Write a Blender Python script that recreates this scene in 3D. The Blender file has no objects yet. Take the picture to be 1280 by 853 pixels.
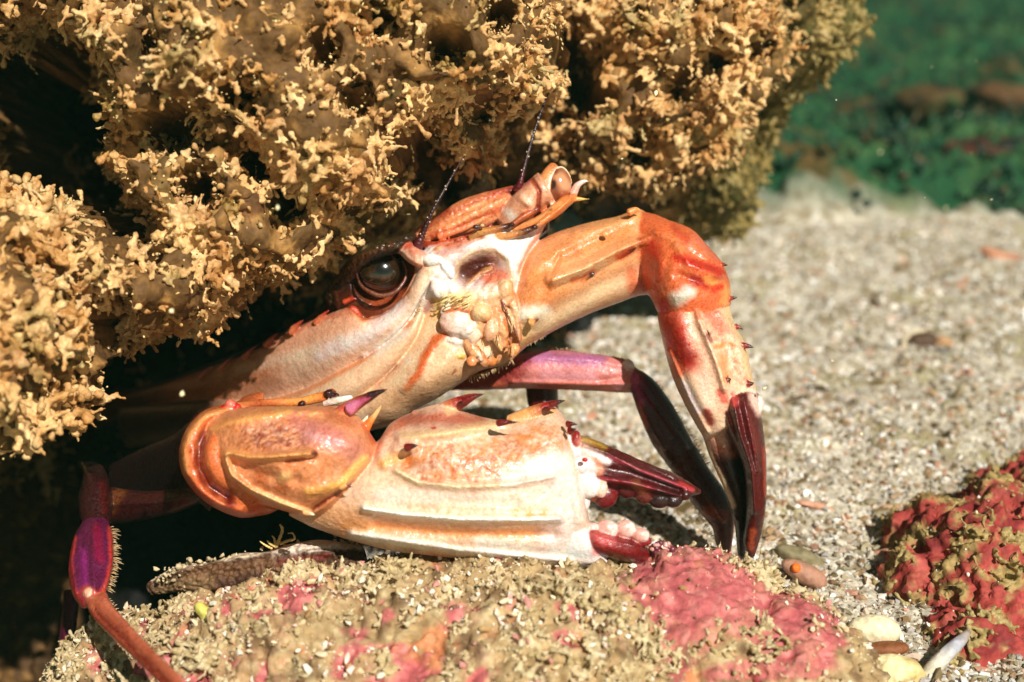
import bpy, math, random
import numpy as np
from mathutils import Vector, Matrix

# ------------------------------------------------------------------ camera, water light, sun
SC = bpy.context.scene
PITCH = math.radians(18.0)
CAMH = 0.182
F = 640.0 / math.tan(math.radians(20.0))
CAM = np.array([0.0, 0.0, CAMH])
FW = np.array([0.0, math.cos(PITCH), -math.sin(PITCH)])
UP = np.array([0.0, math.sin(PITCH), math.cos(PITCH)])
RT = np.array([1.0, 0.0, 0.0])

cam_data = bpy.data.cameras.new('camera')
cam = bpy.data.objects.new('camera', cam_data)
SC.collection.objects.link(cam)
SC.camera = cam
cam.location = CAM
cam.rotation_euler = (math.radians(90) - PITCH, 0, 0)
cam_data.sensor_width = 36.0
cam_data.lens = 18.0 / math.tan(math.radians(20.0))
cam_data.clip_start = 0.01
cam_data.clip_end = 200.0
cam_data.dof.use_dof = True
cam_data.dof.focus_distance = 0.358
cam_data.dof.aperture_fstop = 11.0

SUN_EL = math.radians(41.0)
SUN_AZ = math.radians(25.0)          # to the right of straight behind the camera
SUN_DIR = np.array([math.sin(SUN_AZ) * math.cos(SUN_EL), -math.cos(SUN_AZ) * math.cos(SUN_EL), math.sin(SUN_EL)])
world = bpy.data.worlds.new("World")
SC.world = world
world.use_nodes = True
nt = world.node_tree
bg = nt.nodes['Background']
sky = nt.nodes.new('ShaderNodeTexSky')
sky.sky_type = 'NISHITA'
sky.sun_disc = False
sky.sun_elevation = SUN_EL
sky.sun_rotation = math.radians(180) - SUN_AZ
mixw = nt.nodes.new('ShaderNodeMix'); mixw.data_type = 'RGBA'; mixw.blend_type = 'MULTIPLY'
mixw.inputs[0].default_value = 1.0
mixw.inputs[7].default_value = (0.42, 0.50, 0.36, 1)
nt.links.new(sky.outputs[0], mixw.inputs[6])
nt.links.new(mixw.outputs[2], bg.inputs[0])
bg.inputs[1].default_value = 0.05

sl = bpy.data.lights.new('sun', 'SUN')
sl.energy = 5.0
sl.angle = math.radians(0.6)
sl.color = (1.0, 0.955, 0.88)
so = bpy.data.objects.new('sun', sl)
SC.collection.objects.link(so)
so.rotation_euler = Vector(SUN_DIR).to_track_quat('Z', 'Y').to_euler()
so.location = SUN_DIR * 3

SC.view_settings.view_transform = 'Standard'
SC.view_settings.look = 'None'
SC.view_settings.exposure = 0.26
SC.view_settings.gamma = 1.0
SC.view_settings.use_curve_mapping = False
SC.render.engine = 'CYCLES'
SC.cycles.max_bounces = 6
SC.cycles.use_denoising = True

# ------------------------------------------------------------------ maths helpers
def P(px, py, d):
    """point seen at a place in the picture, at depth d metres along the view axis"""
    px = np.asarray(px, float); py = np.asarray(py, float); d = np.asarray(d, float)
    return (CAM + d[..., None] * (FW + ((px - 640.0) / F)[..., None] * RT + ((426.5 - py) / F)[..., None] * UP))

def project(p):
    q = p - CAM
    d = q @ FW
    return 640 + F * (q @ RT) / d, 426.5 - F * (q @ UP) / d, d

def lin(c):
    c = np.asarray(c, float) / 255.0
    return np.where(c <= 0.04045, c / 12.92, ((c + 0.055) / 1.055) ** 2.4)

from concurrent.futures import ThreadPoolExecutor
_pool = ThreadPoolExecutor(4)
_rs = np.random.RandomState(7)
_perm = _rs.permutation(256); _perm = np.concatenate([_perm, _perm, _perm]).astype(np.int32)
_grad = _rs.normal(size=(256, 3)); _grad /= np.linalg.norm(_grad, axis=1)[:, None]
_gx, _gy, _gz = [np.ascontiguousarray(_grad[:, k] * 1.6, dtype=np.float32) for k in range(3)]
def _h(ix, iy, iz):
    return _perm[(_perm[(_perm[ix & 255] + iy) & 255] + iz) & 255]
def _perlin_chunk(p):
    fx, fy, fz = np.floor(p[:, 0]), np.floor(p[:, 1]), np.floor(p[:, 2])
    ix, iy, iz = fx.astype(np.int32), fy.astype(np.int32), fz.astype(np.int32)
    x = (p[:, 0] - fx).astype(np.float32); y = (p[:, 1] - fy).astype(np.float32); z = (p[:, 2] - fz).astype(np.float32)
    u = x * x * x * (x * (x * 6 - 15) + 10); v = y * y * y * (y * (y * 6 - 15) + 10); w = z * z * z * (z * (z * 6 - 15) + 10)
    hx = (_perm[ix & 255], _perm[(ix + 1) & 255])
    r = 0
    out = []
    for a in (0, 1):
        la = []
        for b in (0, 1):
            hb = _perm[(hx[a] + iy + b) & 255]
            lc = []
            for c in (0, 1):
                h = _perm[(hb + iz + c) & 255]
                lc.append(_gx[h] * (x - a) + _gy[h] * (y - b) + _gz[h] * (z - c))
            la.append(lc[0] + w * (lc[1] - lc[0]))
        out.append(la[0] + v * (la[1] - la[0]))
    return out[0] + u * (out[1] - out[0])
def _chunked(fn, p):
    p = np.asarray(p, float); sh = p.shape[:-1]; q = p.reshape(-1, 3)
    n = len(q)
    if n <= 20000: return fn(q).astype(float).reshape(sh)
    return np.concatenate(list(_pool.map(fn, [q[i:i + 20000] for i in range(0, n, 20000)]))).astype(float).reshape(sh)
def perlin(p):
    return _chunked(_perlin_chunk, p)
def fbm(p, octv=4, ridged=False, gain=0.5):
    r = 0; a = 1.0; s = 0
    for k in range(octv):
        n = perlin(p * 2.03 ** k + 17.3 * k)
        if ridged: n = 1 - 2 * np.abs(n)
        r = r + a * n; s += a; a *= gain
    return r / s
def worley(p):
    """distance to nearest feature point"""
    return _chunked(_worley_chunk, p)
def _worley_chunk(p):
    i = np.floor(p).astype(int); f = p - i
    best = np.full(p.shape[:-1], 9.0)
    for a in (-1, 0, 1):
        for b in (-1, 0, 1):
            for c in (-1, 0, 1):
                h = _h(i[..., 0] + a, i[..., 1] + b, i[..., 2] + c)
                o = np.stack([(_perm[h + 1]) / 255.0, (_perm[h + 7]) / 255.0, (_perm[h + 13]) / 255.0], -1)
                dd = np.sum((o + np.array([a, b, c]) - f) ** 2, -1)
                best = np.minimum(best, dd)
    return np.sqrt(best)
def sstep(a, b, x):
    t = np.clip((x - a) / (b - a), 0, 1)
    return t * t * (3 - 2 * t)
def seg_dist(x, y, pts):
    pts = np.asarray(pts, float)
    best = np.full(x.shape, 1e9)
    if len(pts) == 1:
        return np.hypot(x - pts[0, 0], y - pts[0, 1])
    for (ax, ay), (bx, by) in zip(pts[:-1], pts[1:]):
        dx, dy = bx - ax, by - ay
        t = np.clip(((x - ax) * dx + (y - ay) * dy) / (dx * dx + dy * dy + 1e-9), 0, 1)
        best = np.minimum(best, np.hypot(x - ax - t * dx, y - ay - t * dy))
    return best
def catmull(rows, n):
    rows = np.asarray(rows, float)
    m = len(rows)
    ext = np.vstack([2 * rows[0] - rows[1], rows, 2 * rows[-1] - rows[-2]])
    mid = (rows[:, 0:2] + (rows[:, 2:4] if rows.shape[1] > 4 else rows[:, 0:2])) / 2
    L = np.r_[0, np.cumsum(np.hypot(*np.diff(mid, axis=0).T) + 1e-6)]
    s = np.linspace(0, L[-1], n)
    k = np.clip(np.searchsorted(L, s, 'right') - 1, 0, m - 2)
    t = ((s - L[k]) / (L[k + 1] - L[k]))[:, None]
    p0, p1, p2, p3 = ext[k], ext[k + 1], ext[k + 2], ext[k + 3]
    return 0.5 * (2 * p1 + (p2 - p0) * t + (2 * p0 - 5 * p1 + 4 * p2 - p3) * t ** 2 + (3 * p1 - p0 - 3 * p2 + p3) * t ** 3)

# ------------------------------------------------------------------ mesh collecting
class MB:
    def __init__(s):
        s.v = []; s.q = []; s.t = []; s.c = []; s.n = 0
    def add(s, v, c, quads=None, tris=None):
        v = np.asarray(v, float).reshape(-1, 3)
        c = np.asarray(c, float)
        if c.ndim == 1: c = np.tile(c, (len(v), 1))
        s.v.append(v); s.c.append(c)
        if quads is not None and len(quads): s.q.append(np.asarray(quads) + s.n)
        if tris is not None and len(tris): s.t.append(np.asarray(tris) + s.n)
        s.n += len(v)
    def build(s, name, mat, parent=None, smooth=True):
        v = np.vstack(s.v); c = np.vstack(s.c)
        q = np.vstack(s.q) if s.q else np.zeros((0, 4), int)
        t = np.vstack(s.t) if s.t else np.zeros((0, 3), int)
        me = bpy.data.meshes.new(name)
        me.vertices.add(len(v)); me.vertices.foreach_set('co', v.astype(np.float32).ravel())
        nl = q.size + t.size
        me.loops.add(nl)
        me.loops.foreach_set('vertex_index', np.concatenate([q.ravel(), t.ravel()]).astype(np.int32))
        npoly = len(q) + len(t)
        me.polygons.add(npoly)
        st = np.concatenate([np.arange(len(q)) * 4, q.size + np.arange(len(t)) * 3]).astype(np.int32)
        me.polygons.foreach_set('loop_start', st)
        me.polygons.foreach_set('use_smooth', np.full(npoly, smooth))
        me.update(calc_edges=True)
        a = me.color_attributes.new('Col', 'FLOAT_COLOR', 'POINT')
        a.data.foreach_set('color', np.hstack([c[:, :3], np.ones((len(c), 1))]).astype(np.float32).ravel())
        me.validate()
        me.materials.append(mat)
        o = bpy.data.objects.new(name, me)
        SC.collection.objects.link(o)
        if parent is not None: o.parent = parent
        return o

def grid_faces(nu, nv, wrap=True):
    i = np.arange(nu - 1)[:, None]; m = nv if wrap else nv - 1
    j = np.arange(m)[None, :]; j2 = (j + 1) % nv
    return np.stack([i * nv + j, i * nv + j2, (i + 1) * nv + j2, (i + 1) * nv + j], -1).reshape(-1, 4)

def paint(col, x, y, w3, strokes):
    """pigment, with some painted shade: strokes = (pts, width_px, rgb255, strength, edge_noise)"""
    for s in strokes:
        pts, w, rgb, k = s[:4]; nz = s[4] if len(s) > 4 else 0.3
        near = seg_dist(x, y, pts) < w * 1.8
        if not near.any(): continue
        xn, yn, wn = x[near], y[near], w3[near]
        a = min(w, 12.0) * 1.3 * nz
        d = seg_dist(xn + a * fbm(wn * 260.0 + w, 3), yn + a * fbm(wn * 260.0 - 9.1 * w, 3), pts)
        mm = k * (1 - sstep(0.12 if w > 7 else 0.3, 1.08, d / w * (1 + 0.5 * nz * fbm(wn * 900.0, 2))))
        m = np.zeros(x.shape); m[near] = mm
        if len(s) > 5:            # mottled pigment: only where the fine noise is high
            m = m * sstep(-0.1, 0.25, fbm(w3 * s[5], 3))
        col = col * (1 - m[..., None]) + lin(rgb) * m[..., None]
    return col

def loft(mb, st, base, nu=120, nv=64, cap0=4, cap1=4, relief=(), strokes=(), e=2.0, rough=0.00012, veins=0.0):
    """closed shell through stations (ax,ay,bx,by,depth,front,back): a-b are the two edges seen, front/back thickness in metres"""
    R = catmull(st, nu)
    ncap = 8
    def cap(r0, r1, L, rev):
        out = []
        m0 = (r0[0:2] + r0[2:4]) / 2; m1 = (r1[0:2] + r1[2:4]) / 2
        dirv = (m0 - m1); dirv = dirv / (np.hypot(*dirv) + 1e-9)
        dd = (r0[4] - r1[4]) / (np.hypot(*(m0 - m1)) + 1e-6)
        for k in range(1, ncap + 1):
            t = k / ncap * math.pi / 2
            c, s_ = math.cos(t) + 0.0008, math.sin(t)
            h = (r0[0:2] - r0[2:4]) / 2 * c; m = m0 + dirv * L * s_
            out.append(np.r_[m + h, m - h, r0[4] + dd * L * s_, r0[5] * c, r0[6] * c])
        return out[::-1] if rev else out
    if cap0: R = np.vstack([cap(R[0], R[1], cap0, True), R])
    if cap1: R = np.vstack([R, cap(R[-1], R[-2], cap1, False)])
    n = len(R)
    ph = np.linspace(0, 2 * math.pi, nv, endpoint=False)
    c, s_ = np.cos(ph), np.sin(ph)
    cx = np.sign(c) * np.abs(c) ** (2 / e); sy = np.sign(s_) * np.abs(s_) ** (2 / e)
    A, B = R[:, None, 0:2], R[:, None, 2:4]
    xy = (A + B) / 2 + cx[None, :, None] * (A - B) / 2
    x, y = xy[..., 0], xy[..., 1]
    dep = R[:, 4][:, None] - np.where(s_ > 0, R[:, 5][:, None] * sy, R[:, 6][:, None] * sy)
    wf = sstep(0.0, 0.45, s_)[None, :] * np.ones((n, 1))
    for r in relief:                      # (pts, width_px, height_m[, profile])
        d = seg_dist(x, y, r[0]) / r[1]
        prof = r[3] if len(r) > 3 else 'g'
        if prof == 'g': hgt = np.exp(-d * d * 1.6)
        elif prof == 's': hgt = np.clip(1 - d, 0, 1)
        else: hgt = (1 - sstep(0.6, 1.0, d))
        dep = dep - r[2] * hgt * wf
    w3 = P(x, y, dep)
    dep = dep - rough * fbm(w3 * 900.0, 3) * wf - 0.0004 * perlin(w3 * 120.0) * wf
    w3 = P(x, y, dep)
    col = np.ones(x.shape + (3,)) * lin(base)
    col = paint(col, x, y, w3, strokes)
    v = 1 + 0.10 * fbm(w3 * 220.0, 4)[..., None] + 0.05 * fbm(w3 * 1300.0, 2)[..., None]
    col = np.clip(col * v, 0, 1)
    q = grid_faces(n, nv)
    verts = w3.reshape(-1, 3); cc = col.reshape(-1, 3)
    v0 = verts[:nv].mean(0); v1 = verts[-nv:].mean(0)
    base_i = n * nv
    verts = np.vstack([verts, v0, v1]); cc = np.vstack([cc, cc[0], cc[-1]])
    j = np.arange(nv); j2 = (j + 1) % nv
    tr = np.vstack([np.stack([j2, j, np.full(nv, base_i)], -1), np.stack([(n - 1) * nv + j, (n - 1) * nv + j2, np.full(nv, base_i + 1)], -1)])
    # faces above wind towards the viewer's back: flip
    mb.add(verts, cc, q[:, ::-1], tr[:, ::-1])

def tube(mb, pts, cols, nu=24, nv=12, bumps=0.0):
    """round limb: pts rows (px,py,depth,radius_px); cols list of rgb along it"""
    pts = np.asarray(pts, float)
    R = catmull(pts, nu)
    p = P(R[:, 0], R[:, 1], R[:, 2]); r = np.maximum(R[:, 3], 0.05) * R[:, 2] / F
    t = np.gradient(p, axis=0); t /= np.linalg.norm(t, axis=1)[:, None] + 1e-12
    a = np.cross(t, FW); a /= np.linalg.norm(a, axis=1)[:, None] + 1e-12
    b = np.cross(t, a)
    ph = np.linspace(0, 2 * math.pi, nv, endpoint=False)
    if bumps: r = r * (1 + bumps * np.sin(np.arange(nu) * 2.1))
    v = p[:, None] + r[:, None, None] * (np.cos(ph)[None, :, None] * a[:, None] + np.sin(ph)[None, :, None] * b[:, None])
    cols = np.array([lin(c) for c in cols])
    s = np.linspace(0, len(cols) - 1, nu); k = np.minimum(s.astype(int), max(len(cols) - 2, 0)); f = (s - k)[:, None]
    c = cols[k] * (1 - f) + cols[np.minimum(k + 1, len(cols) - 1)] * f
    cc = np.repeat(c, nv, 0)
    vv = v.reshape(-1, 3)
    cc = np.clip(cc * (1 + 0.12 * fbm(vv * 500, 2)[:, None]), 0, 1)
    n0 = len(vv)
    vv = np.vstack([vv, p[0] - t[0] * r[0] * 0.6, p[-1] + t[-1] * r[-1] * 0.6]); cc = np.vstack([cc, c[0], c[-1]])
    j = np.arange(nv); j2 = (j + 1) % nv
    tr = np.vstack([np.stack([j2, j, np.full(nv, n0)], -1), np.stack([(nu - 1) * nv + j, (nu - 1) * nv + j2, np.full(nv, n0 + 1)], -1)])
    mb.add(vv, cc, grid_faces(nu, nv), tr)

def ball(mb, px, py, d, rx, ry, rd, rgb, ang=0, lump=0.12, freq=300., n=22, rgb2=None):
    """smooth irregular lump, radii in px, px, px"""
    th = np.linspace(0, math.pi, n)[:, None]; ph = np.linspace(0, 2 * math.pi, 2 * n, endpoint=False)[None, :]
    X = np.sin(th) * np.cos(ph); Y = np.sin(th) * np.sin(ph); Z = np.cos(th) * np.ones_like(ph)
    k = d / F
    ca, sa = math.cos(ang), math.sin(ang)
    u = X * rx; w = Y * ry
    o = (u * ca - w * sa)[..., None] * RT + (-(u * sa + w * ca))[..., None] * UP + (Z * rd)[..., None] * FW
    c = P(px, py, d)
    p = c + o * k
    p = c + (p - c) * (1 + lump * fbm(p * freq, 2))[..., None]
    col = np.ones(p.shape) * lin(rgb)
    if rgb2 is not None:
        m = sstep(-0.1, 0.5, X * 0.6 + 0.5 * perlin(p * 400))[..., None]
        col = col * (1 - m) + lin(rgb2) * m
    col = np.clip(col * (1 + 0.1 * fbm(p * 500, 2)[..., None]), 0, 1)
    mb.add(p.reshape(-1, 3), col.reshape(-1, 3), grid_faces(n, 2 * n))

def spine(mb, pts, d0, d1, w0, c0, c1, n=16):
    pts = np.asarray(pts, float); m = len(pts)
    rows = [(pts[i][0], pts[i][1], d0 + (d1 - d0) * i / (m - 1), w0 * (1 - i / (m - 1)) ** 0.8 + 0.15) for i in range(m)]
    tube(mb, rows, [c0, c0, c1, c1], nu=n, nv=12)

def weld(mb, voxel, smooth=2, fac=0.5, keepcol=True):
    """fuse everything collected so far into one continuous skin, keeping the pigment"""
    from mathutils.kdtree import KDTree
    v = np.vstack(mb.v); c = np.vstack(mb.c)
    fs = []
    if mb.q: q = np.vstack(mb.q); fs += [q[:, [0, 1, 2]], q[:, [0, 2, 3]]]
    if mb.t: fs.append(np.vstack(mb.t))
    f = np.vstack(fs)
    me = bpy.data.meshes.new('tmp'); me.vertices.add(len(v)); me.vertices.foreach_set('co', v.astype(np.float32).ravel())
    me.loops.add(f.size); me.loops.foreach_set('vertex_index', f.astype(np.int32).ravel())
    me.polygons.add(len(f)); me.polygons.foreach_set('loop_start', (np.arange(len(f)) * 3).astype(np.int32)); me.update(calc_edges=True)
    o = bpy.data.objects.new('tmp', me); SC.collection.objects.link(o)
    md = o.modifiers.new('r', 'REMESH'); md.mode = 'VOXEL'; md.voxel_size = voxel; md.adaptivity = 0
    if smooth:
        sm = o.modifiers.new('s', 'SMOOTH'); sm.iterations = smooth; sm.factor = fac
    bpy.context.view_layer.update()
    ev = o.evaluated_get(bpy.context.evaluated_depsgraph_get()); em = ev.to_mesh()
    nv_ = len(em.vertices)
    w = np.zeros(nv_ * 3, np.float32); em.vertices.foreach_get('co', w); w = w.reshape(-1, 3).astype(float)
    li = np.zeros(len(em.loops), np.int32); em.loops.foreach_get('vertex_index', li)
    tot = np.zeros(len(em.polygons), np.int32); em.polygons.foreach_get('loop_total', tot)
    st = np.zeros(len(em.polygons), np.int32); em.polygons.foreach_get('loop_start', st)
    quads = li[st[tot == 4][:, None] + np.arange(4)]
    ev.to_mesh_clear(); bpy.data.objects.remove(o); bpy.data.meshes.remove(me)
    if not keepcol: return w, quads, np.zeros_like(w)
    kd = KDTree(len(v))
    for i, p in enumerate(v.tolist()): kd.insert(p, i)
    kd.balance()
    fd = kd.find
    idx = np.array([fd(p)[1] for p in w.tolist()])
    cc = c[idx]
    for _ in range(2):                       # soften colour borders a little
        acc = np.zeros_like(cc); cnt = np.zeros(len(cc))
        fc = cc[quads].mean(1)
        for k in range(4):
            for ch in range(3): acc[:, ch] += np.bincount(quads[:, k], fc[:, ch], len(cc))
            cnt += np.bincount(quads[:, k], minlength=len(cc))
        cc = 0.5 * cc + 0.5 * acc / np.maximum(cnt, 1)[:, None]
    return w, quads, cc

# ------------------------------------------------------------------ tags
def tag(o, label=None, cat=None, group=None, kind=None):
    if label: o['label'] = label
    if cat: o['category'] = cat
    if group: o['group'] = group
    if kind: o['kind'] = kind
    return o
def empty(name, loc):
    o = bpy.data.objects.new(name, None); SC.collection.objects.link(o)
    o.location = loc; o.empty_display_size = 0.02
    return o
def adopt(o, root):
    """parent a mesh whose vertices are in world coordinates"""
    o.parent = root
    o.location = -Vector(root.location)
    return o

# ------------------------------------------------------------------ materials
def material(name, rough=0.5, spec=0.5, bump=(900, 0.15), bump2=None, sss=0.0, sss_scale=0.002, coat=0.0, tint_noise=0.1, rough_var=0.0, sheen=0.0):
    m = bpy.data.materials.new(name); m.use_nodes = True
    n = m.node_tree.nodes; l = m.node_tree.links
    b = n['Principled BSDF']
    at = n.new('ShaderNodeAttribute'); at.attribute_name = 'Col'
    tc = n.new('ShaderNodeTexCoord')
    no = n.new('ShaderNodeTexNoise'); no.inputs['Scale'].default_value = bump[0]; no.inputs['Detail'].default_value = 4
    l.new(tc.outputs['Object'], no.inputs['Vector'])
    mr = n.new('ShaderNodeMapRange'); mr.inputs[1].default_value = 0.3; mr.inputs[2].default_value = 0.7
    mr.inputs[3].default_value = 1 - tint_noise; mr.inputs[4].default_value = 1 + tint_noise
    l.new(no.outputs[0], mr.inputs[0])
    mx = n.new('ShaderNodeMix'); mx.data_type = 'RGBA'; mx.blend_type = 'MULTIPLY'; mx.inputs[0].default_value = 1
    l.new(at.outputs['Color'], mx.inputs[6]); l.new(mr.outputs[0], mx.inputs[7])
    l.new(mx.outputs[2], b.inputs['Base Color'])
    b.inputs['Roughness'].default_value = rough
    b.inputs['Specular IOR Level'].default_value = spec
    b.inputs['Coat Weight'].default_value = coat
    b.inputs['Coat Roughness'].default_value = 0.15
    if rough_var:
        m2 = n.new('ShaderNodeMapRange'); m2.inputs[1].default_value = 0.35; m2.inputs[2].default_value = 0.65
        m2.inputs[3].default_value = rough - rough_var; m2.inputs[4].default_value = rough + rough_var
        l.new(no.outputs[0], m2.inputs[0]); l.new(m2.outputs[0], b.inputs['Roughness'])
    bp = n.new('ShaderNodeBump'); bp.inputs['Strength'].default_value = bump[1]; bp.inputs['Distance'].default_value = 0.0006
    l.new(no.outputs[0], bp.inputs['Height']); l.new(bp.outputs[0], b.inputs['Normal'])
    if bump2:
        v = n.new('ShaderNodeTexVoronoi'); v.inputs['Scale'].default_value = bump2[0]
        l.new(tc.outputs['Object'], v.inputs['Vector'])
        bp2 = n.new('ShaderNodeBump'); bp2.inputs['Strength'].default_value = bump2[1]; bp2.inputs['Distance'].default_value = 0.0008
        l.new(v.outputs['Distance'], bp2.inputs['Height']); l.new(bp.outputs[0], bp2.inputs['Normal']); l.new(bp2.outputs[0], b.inputs['Normal'])
    if sss:
        b.inputs['Subsurface Weight'].default_value = sss
        b.inputs['Subsurface Radius'].default_value = (1.0, 0.45, 0.25)
        b.inputs['Subsurface Scale'].default_value = sss_scale
    return m
# ------------------------------------------------------------------ rock building
def ico(sub):
    import bmesh
    bm = bmesh.new(); bmesh.ops.create_icosphere(bm, subdivisions=sub, radius=1)
    v = np.array([x.co[:] for x in bm.verts]); f = np.array([[x.index for x in p.verts] for p in bm.faces])
    bm.free(); return v, f
ICO1, ICO2, ICO3 = ico(1), ico(2), ico(3)

def rock_mesh(blobs, voxel):
    """weld ellipsoids (centre, radii, tilt) into one solid surface; returns verts, quads, normals"""
    V = []; Fs = []; n = 0
    iv, if_ = ico(4)
    for c, r in blobs:
        v = iv * np.array(r)
        v = v[:, 0:1] * RT + v[:, 1:2] * UP + v[:, 2:3] * FW if len(r) == 3 else v
        V.append(v + np.array(c)); Fs.append(if_ + n); n += len(iv)
    me = bpy.data.meshes.new('tmp'); me.from_pydata(np.vstack(V).tolist(), [], np.vstack(Fs).tolist())
    o = bpy.data.objects.new('tmp', me); SC.collection.objects.link(o)
    md = o.modifiers.new('r', 'REMESH'); md.mode = 'VOXEL'; md.voxel_size = voxel; md.adaptivity = 0
    sm = o.modifiers.new('s', 'SMOOTH'); sm.iterations = 6; sm.factor = 0.8
    bpy.context.view_layer.update()
    dg = bpy.context.evaluated_depsgraph_get()
    ev = o.evaluated_get(dg); em = ev.to_mesh()
    v = np.zeros(len(em.vertices) * 3); em.vertices.foreach_get('co', v); v = v.reshape(-1, 3)
    q = np.zeros(len(em.loops), int); em.loops.foreach_get('vertex_index', q)
    tot = np.zeros(len(em.polygons), int); em.polygons.foreach_get('loop_total', tot)
    st = np.zeros(len(em.polygons), int); em.polygons.foreach_get('loop_start', st)
    k4 = st[tot == 4]; quads = q[k4[:, None] + np.arange(4)]
    ev.to_mesh_clear()
    bpy.data.objects.remove(o); bpy.data.meshes.remove(me)
    return v, quads

def vnormals(v, q):
    fn = np.cross(v[q[:, 2]] - v[q[:, 0]], v[q[:, 3]] - v[q[:, 1]])
    n = np.zeros_like(v)
    for k in range(4):
        for ch in range(3): n[:, ch] += np.bincount(q[:, k], fn[:, ch], len(v))
    return n / (np.linalg.norm(n, axis=1)[:, None] + 1e-12)

def scatter(v, q, N, rng, keep=None):
    a = v[q[:, 0]]; fn = np.cross(v[q[:, 2]] - a, v[q[:, 3]] - v[q[:, 1]]) * 0.5
    ar = np.linalg.norm(fn, axis=1)
    cen = v[q].mean(1); nrm = fn / (ar[:, None] + 1e-15)
    w = ar.copy()
    if keep is not None: w = w * keep(cen, nrm)
    idx = rng.choice(len(q), N, p=w / w.sum())
    u = rng.rand(N, 2)[:, :, None]
    p = (v[q[idx, 0]] * (1 - u[:, 0]) + v[q[idx, 1]] * u[:, 0]) * (1 - u[:, 1]) + (v[q[idx, 3]] * (1 - u[:, 0]) + v[q[idx, 2]] * u[:, 0]) * u[:, 1]
    return p, nrm[idx]

def rand_rot(n, rng):
    q = rng.normal(size=(n, 4)); q /= np.linalg.norm(q, axis=1)[:, None]
    w, x, y, z = q.T
    return np.stack([1 - 2 * (y * y + z * z), 2 * (x * y - z * w), 2 * (x * z + y * w), 2 * (x * y + z * w), 1 - 2 * (x * x + z * z), 2 * (y * z - x * w),
                     2 * (x * z - y * w), 2 * (y * z + x * w), 1 - 2 * (x * x + y * y)], -1).reshape(n, 3, 3)

def blobs_mesh(mb, pos, axis, rad, length, col, rng, ic=ICO2, jag=0.25):
    """many small irregular knobs: pos (n,3), axis unit dir, radius, length"""
    n = len(pos); iv, fi = ic; m = len(iv)
    R = rand_rot(n, rng)
    v = np.einsum('nij,mj->nmi', R, iv) * (1 + jag * rng.normal(size=(n, m)) * 0.5)[:, :, None]
    al = np.einsum('nmi,ni->nm', v, axis)
    v = v * rad[:, None, None] + axis[:, None] * (al * (length - rad)[:, None])[:, :, None]
    v = v + pos[:, None]
    c = np.repeat(col[:, None], m, 1) * (1 + 0.10 * rng.normal(size=(n, m, 1)))
    f = (fi[None] + (np.arange(n) * m)[:, None, None]).reshape(-1, 3)
    mb.add(v.reshape(-1, 3), np.clip(c.reshape(-1, 3), 0, 1), None, f)

def tufts(mb, p, nrm, rng, size, knobs, palette, droop=0.0, ic=ICO2, rk=(0.0005, 0.0013), spread=1.0):
    """clumps of knobby branching growth"""
    n = len(p)
    R0 = size * (0.5 + rng.rand(n))
    pos = []; ax = []; rad = []; ln = []; col = []
    pal = np.array([lin(c) for c in palette])
    base = pal[rng.randint(len(pal), size=n)] * (0.75 + 0.5 * rng.rand(n, 1))
    main = nrm + spread * 0.5 * rng.normal(size=(n, 3)) + np.array([0, 0, -droop])
    main /= np.linalg.norm(main, axis=1)[:, None]
    for k in range(knobs):
        d = main + spread * 0.75 * rng.normal(size=(n, 3)); d /= np.linalg.norm(d, axis=1)[:, None]
        t = rng.rand(n) ** 0.7
        c = p + d * (R0 * t)[:, None] + rng.normal(size=(n, 3)) * (R0 * 0.15)[:, None]
        r = rk[0] + (rk[1] - rk[0]) * rng.rand(n) ** 1.5
        pos.append(c); ax.append(d); rad.append(r); ln.append(r * (1.0 + 2.2 * rng.rand(n)))
        hl = 0.8 + 0.5 * t[:, None]
        col.append(base * hl * (0.9 + 0.25 * rng.rand(n, 1)))
    blobs_mesh(mb, np.vstack(pos), np.vstack(ax), np.concatenate(rad), np.concatenate(ln), np.clip(np.vstack(col), 0, 0.95), rng, ic)

M_rock = material('encrusted_rock', 0.75, 0.35, (700, 0.5), (420, 0.5), tint_noise=0.25)
M_growth = material('growth', 0.6, 0.4, (1500, 0.4), None, sss=0.0, tint_noise=0.22)
M_sand = material('shell_sand', 0.8, 0.3, (900, 0.5), (520, 0.6), tint_noise=0.3)
M_grain = material('shell_grains', 0.55, 0.5, (900, 0.2), tint_noise=0.15)

def cpal(w, f, pal):
    t = np.clip(0.5 + 0.9 * fbm(w * f + 71, 3), 0, .999) * (len(pal) - 1)
    k = t.astype(int); r = (t - k)[:, None]; L = np.array([lin(c) for c in pal])
    return L[k] * (1 - r) + L[np.minimum(k + 1, len(pal) - 1)] * r

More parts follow.
